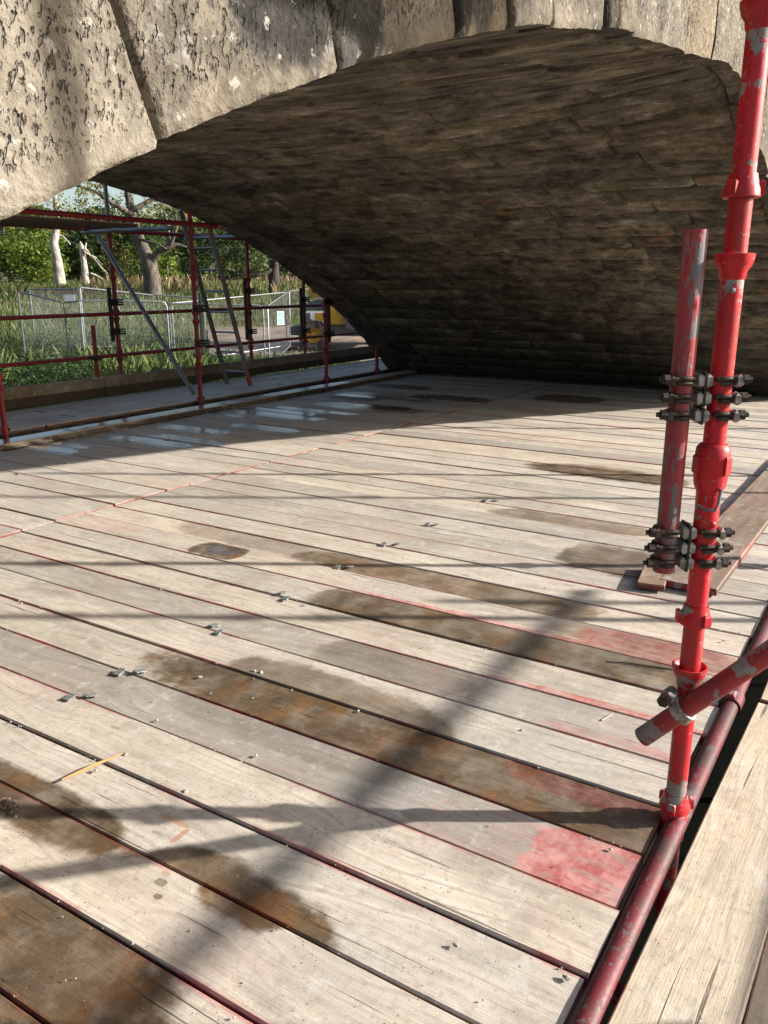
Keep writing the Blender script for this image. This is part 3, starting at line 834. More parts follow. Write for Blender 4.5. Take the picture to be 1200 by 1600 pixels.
# short splice tube clamped beside the post
SPL = Vector((PX, PY, 0)) - RT * .096 + Vector((fr.x, fr.y, 0)) * .004
sp_t = MB(); sp_t.tube([SPL + Vector((0, 0, .735)), SPL + Vector((0, 0, 1.15)), SPL + Vector((0, 0, 1.565))], TR, 24, hollow=True)
o = sp_t.obj('scaffold_tube', M['worn'], None)
o.data.transform(Matrix.Translation(-SPL - Vector((0, 0, .735)))); o.location = SPL + Vector((0, 0, .735))
tag(o, 'short worn red and grey tube clamped upright beside the tall red post', 'scaffold tube')

def make_coupler(label, loc, ux, gap, group, tilt=0.0, scale=1.0):
    """parallel coupler: ux = unit direction from left tube to right tube, gap = axis distance"""
    t = thing('tube_coupler', label, 'coupler', loc, group=group)
    ux = Vector(ux); uy = Vector((-ux.y, ux.x, 0)); uz = Vector((0, 0, 1))
    MM = Matrix((ux, uy, uz)).transposed()
    for sgn, mt in ((-1, M['castgrey']), (1, M['castgrey'])):
        b = MB(); b.box(ux * sgn * (gap / 2 - TR - .0105 - .001) * .5, ((gap / 2 - TR) - .003 - .002, .060, .034), MM, .008)
        b.v = [tuple(Vector(p) + ux * sgn * .004) for p in b.v]
        b.obj('clamp_body', mt, t)
        st = MB()
        c = ux * sgn * gap / 2
        pts = []
        for k in range(15):
            a = R(-118 + 236 * k / 14)
            pts.append((c + (ux * sgn * math.cos(a) + uy * math.sin(a)) * (TR + .0045)))
        for zz in (-.006, .006): st.tube([p + uz * zz for p in pts], .0052, 8)
        s2 = st.obj('strap', M['rust'], t)
        bl = MB()
        yo = -uy * .030 if (uy.dot(fr) < 0) else uy * .030
        p0 = c + yo * .9 - ux * sgn * .022 + uz * .004; p1 = c + yo * .95 + ux * sgn * .062 + uz * .004
        bl.tube([p0, p1], .0062, 10)
        bo = bl.obj('bolt', M['rust'], t)
        nt = MB()
        q = ux.to_track_quat('Z', 'Y').to_matrix()
        nt.lathe([(.0, -.007), (.0125, -.007), (.0125, .007), (0, .007)], c + yo * .95 + ux * sgn * .046 + uz * .004, q, 6)
        nt.obj('nut', M['rust'], bo)
        fl = MB(); fl.box(c + yo * .72 + ux * sgn * (.0315 + random.uniform(-.001, .002)), (.014, .032, .030), Matrix(MM) @ Matrix.Rotation(R(random.uniform(-8, 8)), 3, 'X'), .006); fl.obj('hinge_flap', M['castgrey'] if sgn > 0 else M['rust'], t)
    # dark strip painted in for the shaded gap between the clamp halves
    pk = MB(); pk.box((0, 0, 0), (.006, .062, .040), MM); pk.obj('gap_shade', M['rust'], t)
    return t
mid = (SPL + Vector((PX, PY, 0))) / 2
for names, zs in ((('top', 'middle', 'bottom'), (1.222, 1.180, 1.138)), (('top', 'middle', 'bottom'), (.842, .802, .762))):
    up_ = zs[0] > 1
    for nme, zz in zip(names, zs):
        make_coupler('%s one of the %s three bolted couplers joining the red tubes' % (nme, 'upper' if up_ else 'lower'), (mid.x, mid.y, zz), RT, .096, 'bolted couplers on the tall red post')

# ledger tube along the deck edge with joints
lg = thing('ledger_tube', 'scuffed maroon ledger tube along the board ends at the right', 'scaffold tube', (2.0, .368, -.012))
m = MB(); m.tube([(-3, 0, 0), (0, 0, 0), (4, 0, 0), (9.5, 0, 0)], .0285, 24); m.obj('tube', M['maroon'], lg)
for xx in (.94, 3.4):
    c = MB(); c.lathe([(.0285, -.045), (.037, -.043), (.037, .043), (.0285, .045)], (xx, 0, 0), Vector((1, 0, 0)).to_track_quat('Z', 'Y').to_matrix(), 24)
    c.obj('joint_sleeve', M['maroon'], lg)
    b = MB(); b.box((xx - .02, .012, .040), (.05, .05, .018), None, .006); b.obj('wedge', M['worn'], lg)
bl = MB(); bl.lathe([(.028, -.05), (.033, -.05), (.035, .02), (.029, .03)], (PX - 2.0, PY - .368, .0)); bl.obj('ledger_blade', M['red'], lg)

# diagonal brace and its swivel coupler
B0 = Vector((2.085, .475, .245)); B1 = Vector((2.10, -1.02, 1.95))
bd = (B1 - B0).normalized()
br = MB(); br.tube([B0 - B0, (B1 - B0) * .5, B1 - B0], TR, 24, hollow=True)
o = br.obj('brace_tube', M['red_chipped'], None, B0)
tag(o, 'chipped red diagonal brace tube crossing the foot of the tall post, open end down', 'scaffold tube')
sc = thing('swivel_coupler', 'grey swivel coupler holding the diagonal brace to the red post', 'coupler', B0 + bd * .145)
q = bd.to_track_quat('Z', 'Y').to_matrix()
r1 = MB(); r1.lathe([(TR + .001, -.015), (TR + .008, -.015), (TR + .008, .015), (TR + .001, .015)], (0, 0, 0), q, 28); r1.obj('clamp_ring', M['castgrey'], sc)
loc_p = Vector((PX, PY, (B0 + bd * .145).z)) - Vector(sc.location)
r2 = MB(); r2.lathe([(TR + .001, -.016), (TR + .008, -.016), (TR + .008, .016), (TR + .001, .016)], loc_p, None, 28); r2.obj('clamp_ring', M['castgrey'], sc)
side = (q @ Vector((0, 1, 0)));
upv = (bd.cross(Vector((1, 0, 0)))).normalized()
if upv.z < 0: upv = -upv
bb = MB(); bb.box(upv * .050, (.05, .035, .034), Matrix((Vector((1, 0, 0)), bd, upv)).transposed(), .007); bb.obj('hinge_lug', M['castgrey'], sc)
b2 = MB(); b2.tube([upv * .054 + Vector((-.05, 0, 0)), upv * .054 + Vector((.035, 0, 0))], .010, 10); bo = b2.obj('bolt', M['rust'], sc)
n2 = MB(); n2.lathe([(0, -.012), (.017, -.012), (.017, .010), (0, .010)], upv * .054 + Vector((-.036, 0, 0)), Vector((1, 0, 0)).to_track_quat('Z', 'Y').to_matrix(), 6); n2.obj('nut', M['rust'], bo)

# tubes under the deck seen through the slot
ub = MB(); ub.tube([(0, 0, 0), (.55, -.02, -.75)], .024, 14)
o = ub.obj('lower_brace', M['red'], None, (1.66, .325, -.10)); tag(o, 'bright red brace tube seen through the slot beside the ledger', 'scaffold tube')
ub = MB(); ub.tube([(0, -1.2, 0), (0, 7.4, 0)], .024, 14)
for k, xx in enumerate((1.52, 4.60, 7.10, 9.60)):
    o = ub.obj('transom_tube', M['dull_red'], None, (xx, .3, -.066)) if k == 0 else place('transom_tube', tr_me, None, (xx, .3, -.066))
    tr_me = o.data
    tag(o, 'dull red transom tube under the deck boards, %s from the camera' % ('nearest', 'second', 'third', 'farthest')[k], 'scaffold tube', 'transoms below the deck')

# outer guard rail of the side walkway (throws the long bars of shade across the deck)
for k, xx in enumerate((-.37, 2.13, 4.63, 7.13)):
    standard('outer red post of the side walkway, %s along from the near end' % ('first', 'second', 'third', 'fourth')[k], (xx, -1.0), -1.6, 4.2, M['dull_red'], group='outer posts of the side walkway')
for k, xx in enumerate((4.63, 7.13, 9.63)):
    standard('red inner post at the deck edge beyond the tall post, %s one' % ('first', 'second', 'third')[k], (xx, .38), -1.6, 2.6, M['dull_red'], group='inner posts of the side walkway')
m = MB(); m.tube([(-4, 0, 0), (8, 0, 0)], TR, 16)
o = m.obj('guard_rail', M['dull_red'], None, (2, -1.0, .52)); tag(o, 'low red guard rail of the side walkway', 'guard rail')
m = MB(); m.tube([(-4.4, 0, 0), (4.2, 0, 0)], .030, 16)  # tube added out of view to cast the soft band on the deck
o = m.obj('shade_ledger', M['dull_red'], None, (1.4, -1.90, 1.50)); tag(o, 'unseen red tube added to throw the soft shade band on the deck', 'scaffold tube')
for k, xx in enumerate((-2.6, 5.45)):  # supports added out of view for that shadow tube
    standard('unseen red post added to carry the shade tube, %s one' % ('near', 'far')[k], (xx, -1.96), -1.6, 1.8, M['dull_red'], group='added posts of the shade tube')
for k, zz in enumerate((2.95, 3.20)):  # boards added out of view to throw shade on the arch face
    o = board_mesh(1.55, W=.235, T=.038, seed=75 + k); me = o.mesh('toe_board', M['toe']); me.transform(Matrix.Rotation(-math.pi / 2, 4, 'Z')); me.transform(Matrix.Rotation(math.pi / 2, 4, 'X'))
    o = place('toe_board', me, None, (2.88, -.955, zz + .12)); tag(o, '%s unseen board added high on the outer posts to shade the arch face' % ('lower', 'upper')[k], 'toe board', 'added shade boards')

# plank and offcut lying on the deck by the tube foot
pl = thing('loose_plank', 'dark red brown plank lying on the deck behind the red post', 'plank', (5.75, .72, .012))
m = board_mesh(3.6, W=.27, T=.034, seed=90); me = m.mesh('plank_body', M['plywood']); me.transform(Matrix.Rotation(-math.pi / 2, 4, 'Z'))
place('plank_body', me, pl, (0, 0, .034), (0, 0, -.02))
m = MB(); m.box((-1.801, .036, .017), (.003, .262, .031)); m.obj('painted_end', M['red_chipped'], pl)
m = board_mesh(.32, W=.13, T=.03, seed=91); o = m.obj('board_offcut', M['plywood'], None, (4.02, .93, .044)); o.rotation_euler = (0, 0, R(-82))
tag(o, 'small red edged board offcut on the deck left of the loose plank', 'offcut')

# ------------------------------------------------------------------ far side scaffold
sh_in = [('inner red post at the far left picture edge', (4.66, 7.2), .62), ('inner red post with ladder beside it', (7.27, 7.2), 2.35), ('inner red post in front of the yellow machine', (9.85, 7.2), 2.2), ('last inner red post by the arch foot', (11.22, 7.2), 1.8)]
for lb, (x, y), zt in sh_in: standard(lb, (x, y), -1.6, zt if x > 9 or x < 5 else 2.25, M['dull_red'], group='inner posts of the far walkway', cups=(.5, 1.0, 1.5, 2.0), tops=(.1, .6, 1.1, 1.6, 2.1))
sh_out = [('outer red post beside the short stub post', (7.27, 8.58), 2.2), ('outer red post between ladder and mesh gate', (9.80, 8.58), 2.7), ('outer red post left of the yellow machine', (11.15, 8.58), 2.4), ('outer red post beyond the left picture edge', (4.6, 8.58), 2.7)]
for lb, (x, y), zt in sh_out: standard(lb, (x, y), -1.6, zt, M['dull_red'], group='outer posts of the far walkway', cups=(.5, 1.0, 1.5, 2.0), tops=(.1, .6, 1.1, 1.6, 2.1))
m = MB(); m.tube([(0, 0, 0), (0, 0, 1.6)], .026, 16); o = m.obj('upper_post', M['grey_tube'], None, (7.27, 8.58, 2.2)); tag(o, 'grey tube rising above the far platform against the trees', 'scaffold tube')
for lb, zz, y in (('upper red guard rail in front of the meadow', 1.06, 8.54), ('lower red guard rail in front of the meadow', .55, 8.54)):
    m = MB(); m.tube([(-7, 0, 0), (-1, 0, .0), (5, 0, .012)], TR * .9, 16); o = m.obj('guard_rail', M['dull_red'], None, (9, y, zz)); tag(o, lb, 'guard rail', 'far guard rails')
for lb, zz, y in (('red ledger tube under the far upper platform, farther one', 2.055, 8.54), ('red ledger tube of the far upper platform, nearer one', 2.085, 7.2)):
    m = MB(); m.tube([(-7, 0, 0), (4, 0, 0)], TR, 16); o = m.obj('platform_ledger', M['dull_red'], None, (8, y, zz)); tag(o, lb, 'scaffold tube', 'ledgers of the far platform')
m = MB(); m.tube([(-7, 0, 0), (4, 0, 0)], TR, 12); o = m.obj('edge_ledger', M['red'], None, (8, 7.13, -.02)); tag(o, 'red ledger tube in the slot beside the far walkway boards', 'scaffold tube')
upl = thing('upper_platform', 'dark boards of the upper platform seen from below at left', 'platform', (6, 7.9, 2.0))
for k in range(1, 5):
    me = fv[k % 4]
    place('board', me, upl, Vector((4.6 + (k % 2) * .25, 7.42 + k * .235, 2.075)) - Vector(upl.location), (0, 0, random.uniform(-.01, .01)))
for k, xx in enumerate((4.7, 6.9, 8.6)):
    m = MB(); m.tube([(0, -.75, 0), (0, .75, 0)], .024, 12); m.obj('transom', M['grey_tube'], upl, Vector((xx, 7.87, 2.02)) - Vector(upl.location))
# toe boards
tm_ = board_mesh(3.9, W=.235, T=.038, seed=70).mesh('toe_board', M['toe']); tm_.transform(Matrix.Rotation(-math.pi / 2, 4, 'Z')); tm_.transform(Matrix.Rotation(math.pi / 2, 4, 'X'))
for k, xx in enumerate((4.97, 8.89, 12.81)):
    o = place('toe_board', tm_, None, (xx, 8.50, .183))
    tag(o, 'brown toe board on edge along the far walkway, %s' % ('left one below the stub post', 'middle one behind the ladder', 'right one beneath the yellow machine')[k], 'toe board', 'toe boards of the far walkway')
# diagonal grey brace
m = MB(); m.tube([(0, 0, 0), Vector((7.03, 8.58, 2.08)) - Vector((7.12, 7.16, .16))], .027, 16)
o = m.obj('brace_tube', M['grey_tube'], None, (7.12, 7.16, .16)); tag(o, 'grey diagonal brace tube across the far walkway at left', 'scaffold tube')
# stub post
t = thing('stub_post', 'short red stub tube standing on the toe board', 'scaffold tube', (6.80, 8.46, .28))
m = MB(); m.tube([(0, 0, 0), (0, 0, .66)], .028, 16, hollow=True); m.obj('tube', M['dull_red'], t)
m = MB(); m.box((0, 0, .02), (.14, .10, .03), None, .008); m.obj('foot_clip', M['castgrey'], t)
m = MB(); m.box((-.0, -.01, .27), (.09, .09, .06), None, .015); m.obj('clamp', M['rust'], t)
# splice tubes with couplers on the far posts
for k, (x, y, z0, z1, lb) in enumerate(((7.17, 8.56, .72, 1.38, 'beside the stub post'), (7.38, 7.22, .62, 1.32, 'beside the inner post with the ladder'), (9.70, 8.56, .6, 1.5, 'between ladder and mesh gate'), (11.05, 8.56, .55, 1.35, 'left of the yellow machine'), (9.95, 7.21, .6, 1.35, 'in front of the yellow machine'))):
    m = MB(); m.tube([(0, 0, 0), (0, 0, z1 - z0)], .027, 14, hollow=True)
    o = m.obj('splice_tube', M['rust'] if k != 1 else M['grey_tube'], None, (x, y, z0)); tag(o, 'short dark splice tube clamped to the red post ' + lb, 'scaffold tube', 'splice tubes on the far posts')
    for j, zz in enumerate((z0 + .12, z1 - .18)):
        t = thing('tube_coupler', '%s dark coupler on the splice tube %s' % (('lower', 'upper')[j], lb), 'coupler', (x + .05 * (1 if k in (0, 2, 3) else -1), y, zz), group='couplers on the far posts')
        cm = MB(); cm.box((0, 0, 0), (.10, .07, .085), None, .012); cm.obj('clamp_body', M['rust'] if k != 1 else M['castgrey'], t)
        for dz in (-.028, .0, .028):
            cb = MB(); cb.tube([(-.12, -.045, dz), (.12, -.045, dz)], .011, 8); cb.obj('bolt', M['rust'], t)
# ladder leaning along the walkway
ld = thing('ladder', 'tall aluminium and red ladder leaning on the far walkway', 'ladder', (8.70, 7.66, .07))
la, lb_ = Vector((0, 0, 0)), Vector((-.70, 0, 2.25))
for sy, mt in ((0, M['worn']), (.42, M['grey_tube'])):
    m = MB(); d = (lb_ - la).normalized(); MMx = Matrix((Vector((0, 1, 0)), d.cross(Vector((0, 1, 0))), d)).transposed()
    m.box((la + lb_) / 2 + Vector((0, sy, 0)), (.032, .055, (lb_ - la).length), MMx, .006); m.obj('stile', mt, ld)
for k in range(8):
    p = la + (lb_ - la) * ((k + .7) / 8.4)
    m = MB(); m.tube([p + Vector((0, .01, 0)), p + Vector((0, .41, 0))], .014, 10); m.obj('rung', M['grey_tube'], ld)

# ------------------------------------------------------------------ clips, chips and litter on the deck
cl = MB()
cl.box((0, 0, .004), (.052, .040, .004), None, .0015)
cl.v = [(x * .72, y * .72, z * .8 + .005 * max(0, x / .026) ** 2) for x, y, z in cl.v]
cl.box((-.018, 0, .002), (.014, .034, .005), None, .001)
ME_CLIP = cl.mesh('board_clip', M['clip'])
ordn = ['nearest', 'second nearest', 'third nearest', 'fourth', 'fifth', 'sixth', 'seventh', 'eighth', 'ninth', 'tenth', 'eleventh']
pairs = [((110, 1092), (140, 1090)), ((188, 1052), (217, 1052)), ((343, 990), (334, 980)), ((448, 937), (440, 929)), ((527, 888), (545, 888)), ((600, 852), (620, 852)), ((668, 821), (681, 821)), ((760, 783), (776, 783))]
for k, (a, b) in enumerate(pairs):
    for q, sd_ in ((a, 'left'), (b, 'right')):
        p = gnd(*q)
        o = place('board_clip', ME_CLIP, None, (p.x, p.y, .004), (R(random.uniform(-6, 6)), R(random.uniform(-8, 8)), R(random.uniform(-14, 14)) + (math.pi if sd_ == 'right' else 0)))
        tag(o, '%s clip of the %s pair of grey board clips counting away from the camera' % (sd_, ordn[k]), 'clip', 'board clips on the sunlit deck')
for k, q in enumerate(((30, 741), (108, 724), (205, 699), (262, 687), (325, 677))):
    p = gnd(*q)
    o = place('board_clip', ME_CLIP, None, (p.x, p.y, .004), (0, R(6), R(random.uniform(-20, 20))))
    tag(o, '%s grey board clip from the left picture edge, on the shaded deck' % ordn[k].replace('nearest', 'nearest').replace('second nearest', 'second').replace('third nearest', 'third').replace('nearest', 'first'), 'clip', 'board clips on the shaded deck')
tp = NT('mortar_chip'); tp.out(tp.mix(tp.noise(tp.pos, 90, 3), (.20, .18, .15), (.45, .42, .37)), .95, tp.bump(tp.noise(tp.pos, 160, 3), .6, .003))
def pebble(r, seed, name, mat):
    m = MB(); n1, n2 = 6, 8; vs = [(0, 0, -r * .4)]
    for i in range(1, n1):
        th = math.pi * i / n1
        for k in range(n2):
            ph = 2 * math.pi * k / n2
            d = Vector((math.sin(th) * math.cos(ph), math.sin(th) * math.sin(ph), -math.cos(th)))
            vs.append(tuple(Vector((d.x, d.y * .7, d.z * .36)) * r * (1 + .85 * mnoise.noise(d * 1.7 + Vector((seed, 0, 0))))))
    vs.append((0, 0, r * .5))
    fs = [(0, 1 + (k + 1) % n2, 1 + k) for k in range(n2)]
    for i in range(n1 - 2):
        for k in range(n2):
            a = 1 + i * n2 + k; b = 1 + i * n2 + (k + 1) % n2
            fs.append((a, b, b + n2, a + n2))
    e = len(vs) - 1
    fs += [(e, 1 + (n1 - 2) * n2 + k, 1 + (n1 - 2) * n2 + (k + 1) % n2) for k in range(n2)]
    m.add(vs, fs, False)
    return m
chips = [((312, 1059), .013, 'flat chip on the left part of the big brown stain'), ((398, 1050), .014, 'left crumb of the mortar cluster on the big brown stain'), ((408, 1052), .016, 'right crumb of the mortar cluster on the big brown stain'),
         ((400, 1182), .011, 'single pale chip above the pink board edge in the left foreground'), ((245, 1127), .011, 'pale chip beside the gap right of the nearest clips'), ((290, 1238), .013, 'white chip right of the splinter of wood'),
         ((954, 1329), .009, 'small white chip on the red painted board end'), ((1130, 1003), .008, 'dark chip right of the post near the red painted boards'), ((712, 1478), .011, 'grey chip in the middle of the nearest right boards'),
         ((886, 1530), .012, 'whitish chip beside the ledger tube at the lower right'), ((560, 1112), .009, 'small chip on the pale board below the third stain'), ((815, 1142), .008, 'tiny dark chip left of the brace tube end'),
         ((475, 946), .010, 'chip just right of the fourth clip pair'), ((150, 1205), .012, 'chip beside the left end of the splinter'), ((196, 1180), .013, 'chip at the right end of the splinter'), ((478, 947), .007, 'small crumb near the fourth clip pair'),
         ((62, 878), .010, 'pale chip on the pinkish line at the left edge'), ((105, 880), .010, 'second pale chip on the pinkish line at left')]
for k, (q, r, lb) in enumerate(chips):
    p = gnd(*q)
    o = pebble(r * .72, k * 3.1, 'mortar_chip', tp.m).obj('mortar_chip', tp.m, None, (p.x, p.y, .004)); o.rotation_euler = (0, 0, random.uniform(0, 6))
    tag(o, lb, 'chip', 'mortar chips on the deck')
cr = MB()
for k in range(1500):
    x = rng.uniform(.6, 6.5); y = rng.uniform(.42, 4.3)
    if k % 3 == 0: x = .995 + PITCH_B * rng.integers(0, 20) + rng.normal(0, .008)
    r = float(abs(rng.normal(0, .0016))) + .0012
    vs = [(x + r * math.cos(a) * rng.uniform(.6, 1.3), y + r * math.sin(a) * rng.uniform(.6, 1.3), .0005) for a in (0, 1.6, 3.1, 4.7)] + [(x, y, r * 1.1 + .001)]
    cr.add(vs, [(0, 1, 4), (1, 2, 4), (2, 3, 4), (3, 0, 4)], False)
crumbs = cr.obj('mortar_crumbs', tp.m); crumbs['kind'] = 'stuff'
td = NT('soil_clod'); td.out(td.mix(td.noise(td.pos, 70, 4), (.05, .035, .025), (.16, .115, .085)), .95, td.bump(td.noise(td.pos, 90, 4), .9, .006))
dm = MB()
for k in range(60):
    a = rng.uniform(0, 6.28); d = abs(rng.normal(0, .022)); r = rng.uniform(.004, .010) * (1 - d * 8 if d < .06 else .5)
    pm = pebble(max(.003, r), k * 1.3, '', None)
    dm.add([(x + d * math.cos(a), y + 1.4 * d * math.sin(a), z + max(0, .012 - d * .3)) for x, y, z in pm.v], pm.f, False)
p = gnd(10, 1262); o = dm.obj('soil_clod', td.m, None, (p.x, p.y, .004)); o['kind'] = 'stuff'; 0 and tag(o, 'dark crumbly soil clod on the stained board at the left edge', 'dirt')
ts = NT('splinter_wood'); ts.out(ts.mix(ts.noise(ts.vm('MULTIPLY', ts.pos, (60.0, 400.0, 60.0)), 1, 3), (.26, .13, .045), (.42, .26, .11)), .7)
a, b = gnd(97, 1221), gnd(192, 1181)
m = MB(); m.tube([Vector((0, 0, .006)), (b - a) * .5 + Vector((0, 0, .010)), (b - a) + Vector((0, 0, .008))], [.0035, .006, .0022], 6); o = m.obj('wood_splinter', ts.m, None, a); tag(o, 'orange brown splinter of wood lying across a board gap', 'splinter')
tk = NT('dry_twig'); tk.out((.035, .025, .018), .8)
a, b = gnd(948, 1035), gnd(1052, 1048)
m = MB(); m.tube([Vector((0, 0, .004)), (b - a) * .35 + Vector((0, .006, .008)), (b - a) + Vector((0, 0, .005))], [.0018, .003, .0022], 6); o = m.obj('twig', tk.m, None, a); tag(o, 'thin dark twig on the board left of the post foot', 'twig')
a, b = gnd(940, 1127), gnd(957, 1118)
m = MB(); m.tube([Vector((0, 0, .004)), (b - a) + Vector((0, 0, .006))], [.0025, .002], 6); o = m.obj('nail', M['castgrey'], None, a); tag(o, 'bent nail lying on the pale board left of the brace end', 'nail')

# ------------------------------------------------------------------ foliage tools
class Leaves:
    def __init__(s): s.p = []
    def blob(s, c, rad, n, size, flat=.6, shell=.45):
        """n leaf quads through an ellipsoid, denser towards the skin, gathered in sprays"""
        c = np.array(c); rad = np.array(rad)
        k = max(1, n // 9)
        d = rng.normal(size=(k, 3)); d /= np.linalg.norm(d, axis=1)[:, None]
        q = d * (shell + (1 - shell) * rng.random(k) ** .5)[:, None]
        ctr = c + q * rad
        idx = rng.integers(0, k, n)
        P = ctr[idx] + rng.normal(size=(n, 3)) * size * np.array([1.5, 1.5, 1.0])
        s.quads(P, size, flat)
    def quads(s, P, size, flat=.6):
        n = len(P)
        nrm = rng.normal(size=(n, 3)); nrm[:, 2] = np.abs(nrm[:, 2]) + flat
        nrm /= np.linalg.norm(nrm, axis=1)[:, None]
        a = np.cross(nrm, rng.normal(size=(n, 3))); a /= np.linalg.norm(a, axis=1)[:, None]
        b = np.cross(nrm, a)
        sz = size * (.40 + 1.25 * rng.random(n) ** 1.6)[:, None]
        droop = nrm * sz * .25
        s.p.append(np.stack([P - a * sz - droop, P - b * sz * .5, P + a * sz - droop, P + b * sz * .5], 1))
    def obj(s, name, mat, parent=None, off=(0, 0, 0)):
        V = np.concatenate(s.p).reshape(-1, 3) - np.array(off)
        me = bpy.data.meshes.new(name)
        n = len(V) // 4
        me.vertices.add(len(V)); me.vertices.foreach_set('co', V.astype(np.float32).ravel())
        me.loops.add(4 * n); me.loops.foreach_set('vertex_index', np.arange(4 * n, dtype=np.int32))
        me.polygons.add(n); me.polygons.foreach_set('loop_start', np.arange(0, 4 * n, 4, dtype=np.int32))
        me.materials.append(mat); me.update(); me.validate()
        o = bpy.data.objects.new(name, me); COL.objects.link(o)
        if parent: o.parent = parent
        return o
LF = {
 'bright': leaf_material('sunny_leaf', [(0, (.055, .10, .018)), (.5, (.12, .195, .033)), (.85, (.22, .28, .055)), (1, (.36, .34, .07))]),
 'mid': leaf_material('green_leaf', [(0, (.030, .055, .016)), (.5, (.06, .10, .028)), (.9, (.11, .155, .045)), (1, (.18, .19, .06))]),
 'autumn': leaf_material('yellowing_leaf', [(0, (.085, .105, .03)), (.4, (.17, .18, .05)), (.75, (.30, .26, .065)), (1, (.44, .31, .09))]),
 'dark': leaf_material('dark_leaf', [(0, (.018, .036, .012)), (.6, (.035, .06, .02)), (1, (.06, .095, .03))], .2),
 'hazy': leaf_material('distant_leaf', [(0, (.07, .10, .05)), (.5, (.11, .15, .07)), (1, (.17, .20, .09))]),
 'lime': leaf_material('lime_leaf', [(0, (.12, .19, .025)), (1, (.26, .32, .05))]),
 'nettle': leaf_material('nettle_leaf', [(0, (.026, .050, .015)), (.5, (.048, .085, .024)), (.85, (.075, .12, .035)), (1, (.14, .15, .06))], .25),
 'grass': leaf_material('grass_blade', [(0, (.04, .075, .016)), (.5, (.08, .12, .028)), (.85, (.14, .16, .05)), (1, (.24, .21, .10))], .25),
 'dock': leaf_material('dry_dock', [(0, (.085, .042, .026)), (.4, (.14, .075, .042)), (.7, (.20, .15, .07)), (1, (.27, .24, .11))], .2),
}
BARK = {'oak': bark_material('oak_bark', (.045, .036, .03), (.13, .105, .085)), 'dead': bark_material('bleached_dead_wood', (.22, .185, .15), (.45, .41, .36)), 'dark': bark_material('dark_bark', (.022, .018, .014), (.05, .04, .032))}

def limb(mb, p, d, L, r0, r1, bend=.25, n=7, seed=0.0):
    pts = []; rs = []
    p = Vector(p); d = Vector(d).normalized()
    for i in range(n):
        t = i / (n - 1)
        w = Vector((mnoise.noise(Vector((seed, t * 2.2, 0))), mnoise.noise(Vector((seed + 9, t * 2.2, 3))), mnoise.noise(Vector((seed + 4, t * 2.2, 7)))))
        pts.append(p + d * L * t + w * L * bend * t + Vector((0, 0, .10 * L * t * t)))
        rs.append(r0 + (r1 - r0) * t ** .8)
    mb.tube(pts, rs, 9)
    return pts

def tree(name, label, cat, az, r, h, crown_r, leaf, bark, base_h, n_leaf, size, trunk_r=.22, lean=(0, 0), blobs=10, group=None, flatten=.75, zoff=0.0):
    x, y = r * math.cos(az), r * math.sin(az)
    z = gz(x, y) + zoff
    t = thing(name, label, cat, (x, y, z - .1), group=group)
    tb = MB()
    top = Vector((lean[0], lean[1], h * .62))
    main = limb(tb, (0, 0, 0), top, top.length, trunk_r, trunk_r * .4, .06, 8, az * 50)
    lv = Leaves()
    per = n_leaf // blobs
    for k in range(blobs):
        a = 2 * math.pi * k / blobs + random.uniform(-.4, .4)
        zz = random.uniform(base_h + crown_r * .25, h - crown_r * .25)
        f = math.sin(math.pi * min(1, max(.12, (zz - base_h) / (h - base_h)))) ** .6
        rad = crown_r * f * random.uniform(.35, .8)
        c = Vector((lean[0] + math.cos(a) * rad, lean[1] + math.sin(a) * rad, zz))
        i = min(len(main) - 1, max(2, int(len(main) * zz / (h * 1.1))))
        st = main[i]
        limb(tb, st, c - st, (c - st).length, trunk_r * .28, .02, .12, 6, k * 3.7 + az)
        br_ = crown_r * random.uniform(.34, .55)
        lv.blob(c, (br_, br_, br_ * flatten), per, size)
    tb.obj('trunk', BARK[bark], t, angle=180)
    lv.obj('crown', LF[leaf], t)
    return t

# sunlit trees at the far left
tree('broadleaf_tree', 'bright sunlit round tree at the far left behind the meadow', 'tree', az_of(18), 62, 5.7, 3.0, 'bright', 'oak', .2, 9000, .13, blobs=16)
tree('broadleaf_tree', 'green rounded tree left of the tall bleached dead trunk', 'tree', az_of(62), 66, 5.2, 2.4, 'bright', 'oak', .1, 6500, .13, blobs=14)
tree('broadleaf_tree', 'taller green tree behind the bright one at the left edge', 'tree', az_of(-8), 74, 7.0, 3.6, 'mid', 'oak', .4, 7000, .17, blobs=14)
# dark wood behind the dead trunks
for k, (px, r, h, cr, lf) in enumerate(((98, 84, 6.4, 3.4, 'dark'), (128, 80, 6.2, 3.2, 'dark'), (158, 86, 7.0, 3.6, 'dark'), (192, 84, 6.6, 3.6, 'mid'), (75, 90, 7.2, 3.6, 'dark'))):
    tree('woodland_tree', 'dark woodland tree behind the dead trunks, %s one from left' % ('second', 'third', 'fourth', 'fifth', 'first')[k], 'tree', az_of(px), r, h, cr, lf, 'dark', .0, 4200, .20, blobs=12, group='woodland edge trees')
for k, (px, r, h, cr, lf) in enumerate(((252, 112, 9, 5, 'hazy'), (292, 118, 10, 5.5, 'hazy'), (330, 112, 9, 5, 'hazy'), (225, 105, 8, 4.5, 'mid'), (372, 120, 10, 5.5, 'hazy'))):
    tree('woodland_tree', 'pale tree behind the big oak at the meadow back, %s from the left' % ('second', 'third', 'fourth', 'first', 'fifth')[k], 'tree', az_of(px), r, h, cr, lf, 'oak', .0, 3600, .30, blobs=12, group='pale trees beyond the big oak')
tree('lime_bush', 'yellow green bush glowing behind the fork of the big oak', 'bush', az_of(262), 78, 3.0, 1.3, 'lime', 'oak', .0, 1500, .14, blobs=7)
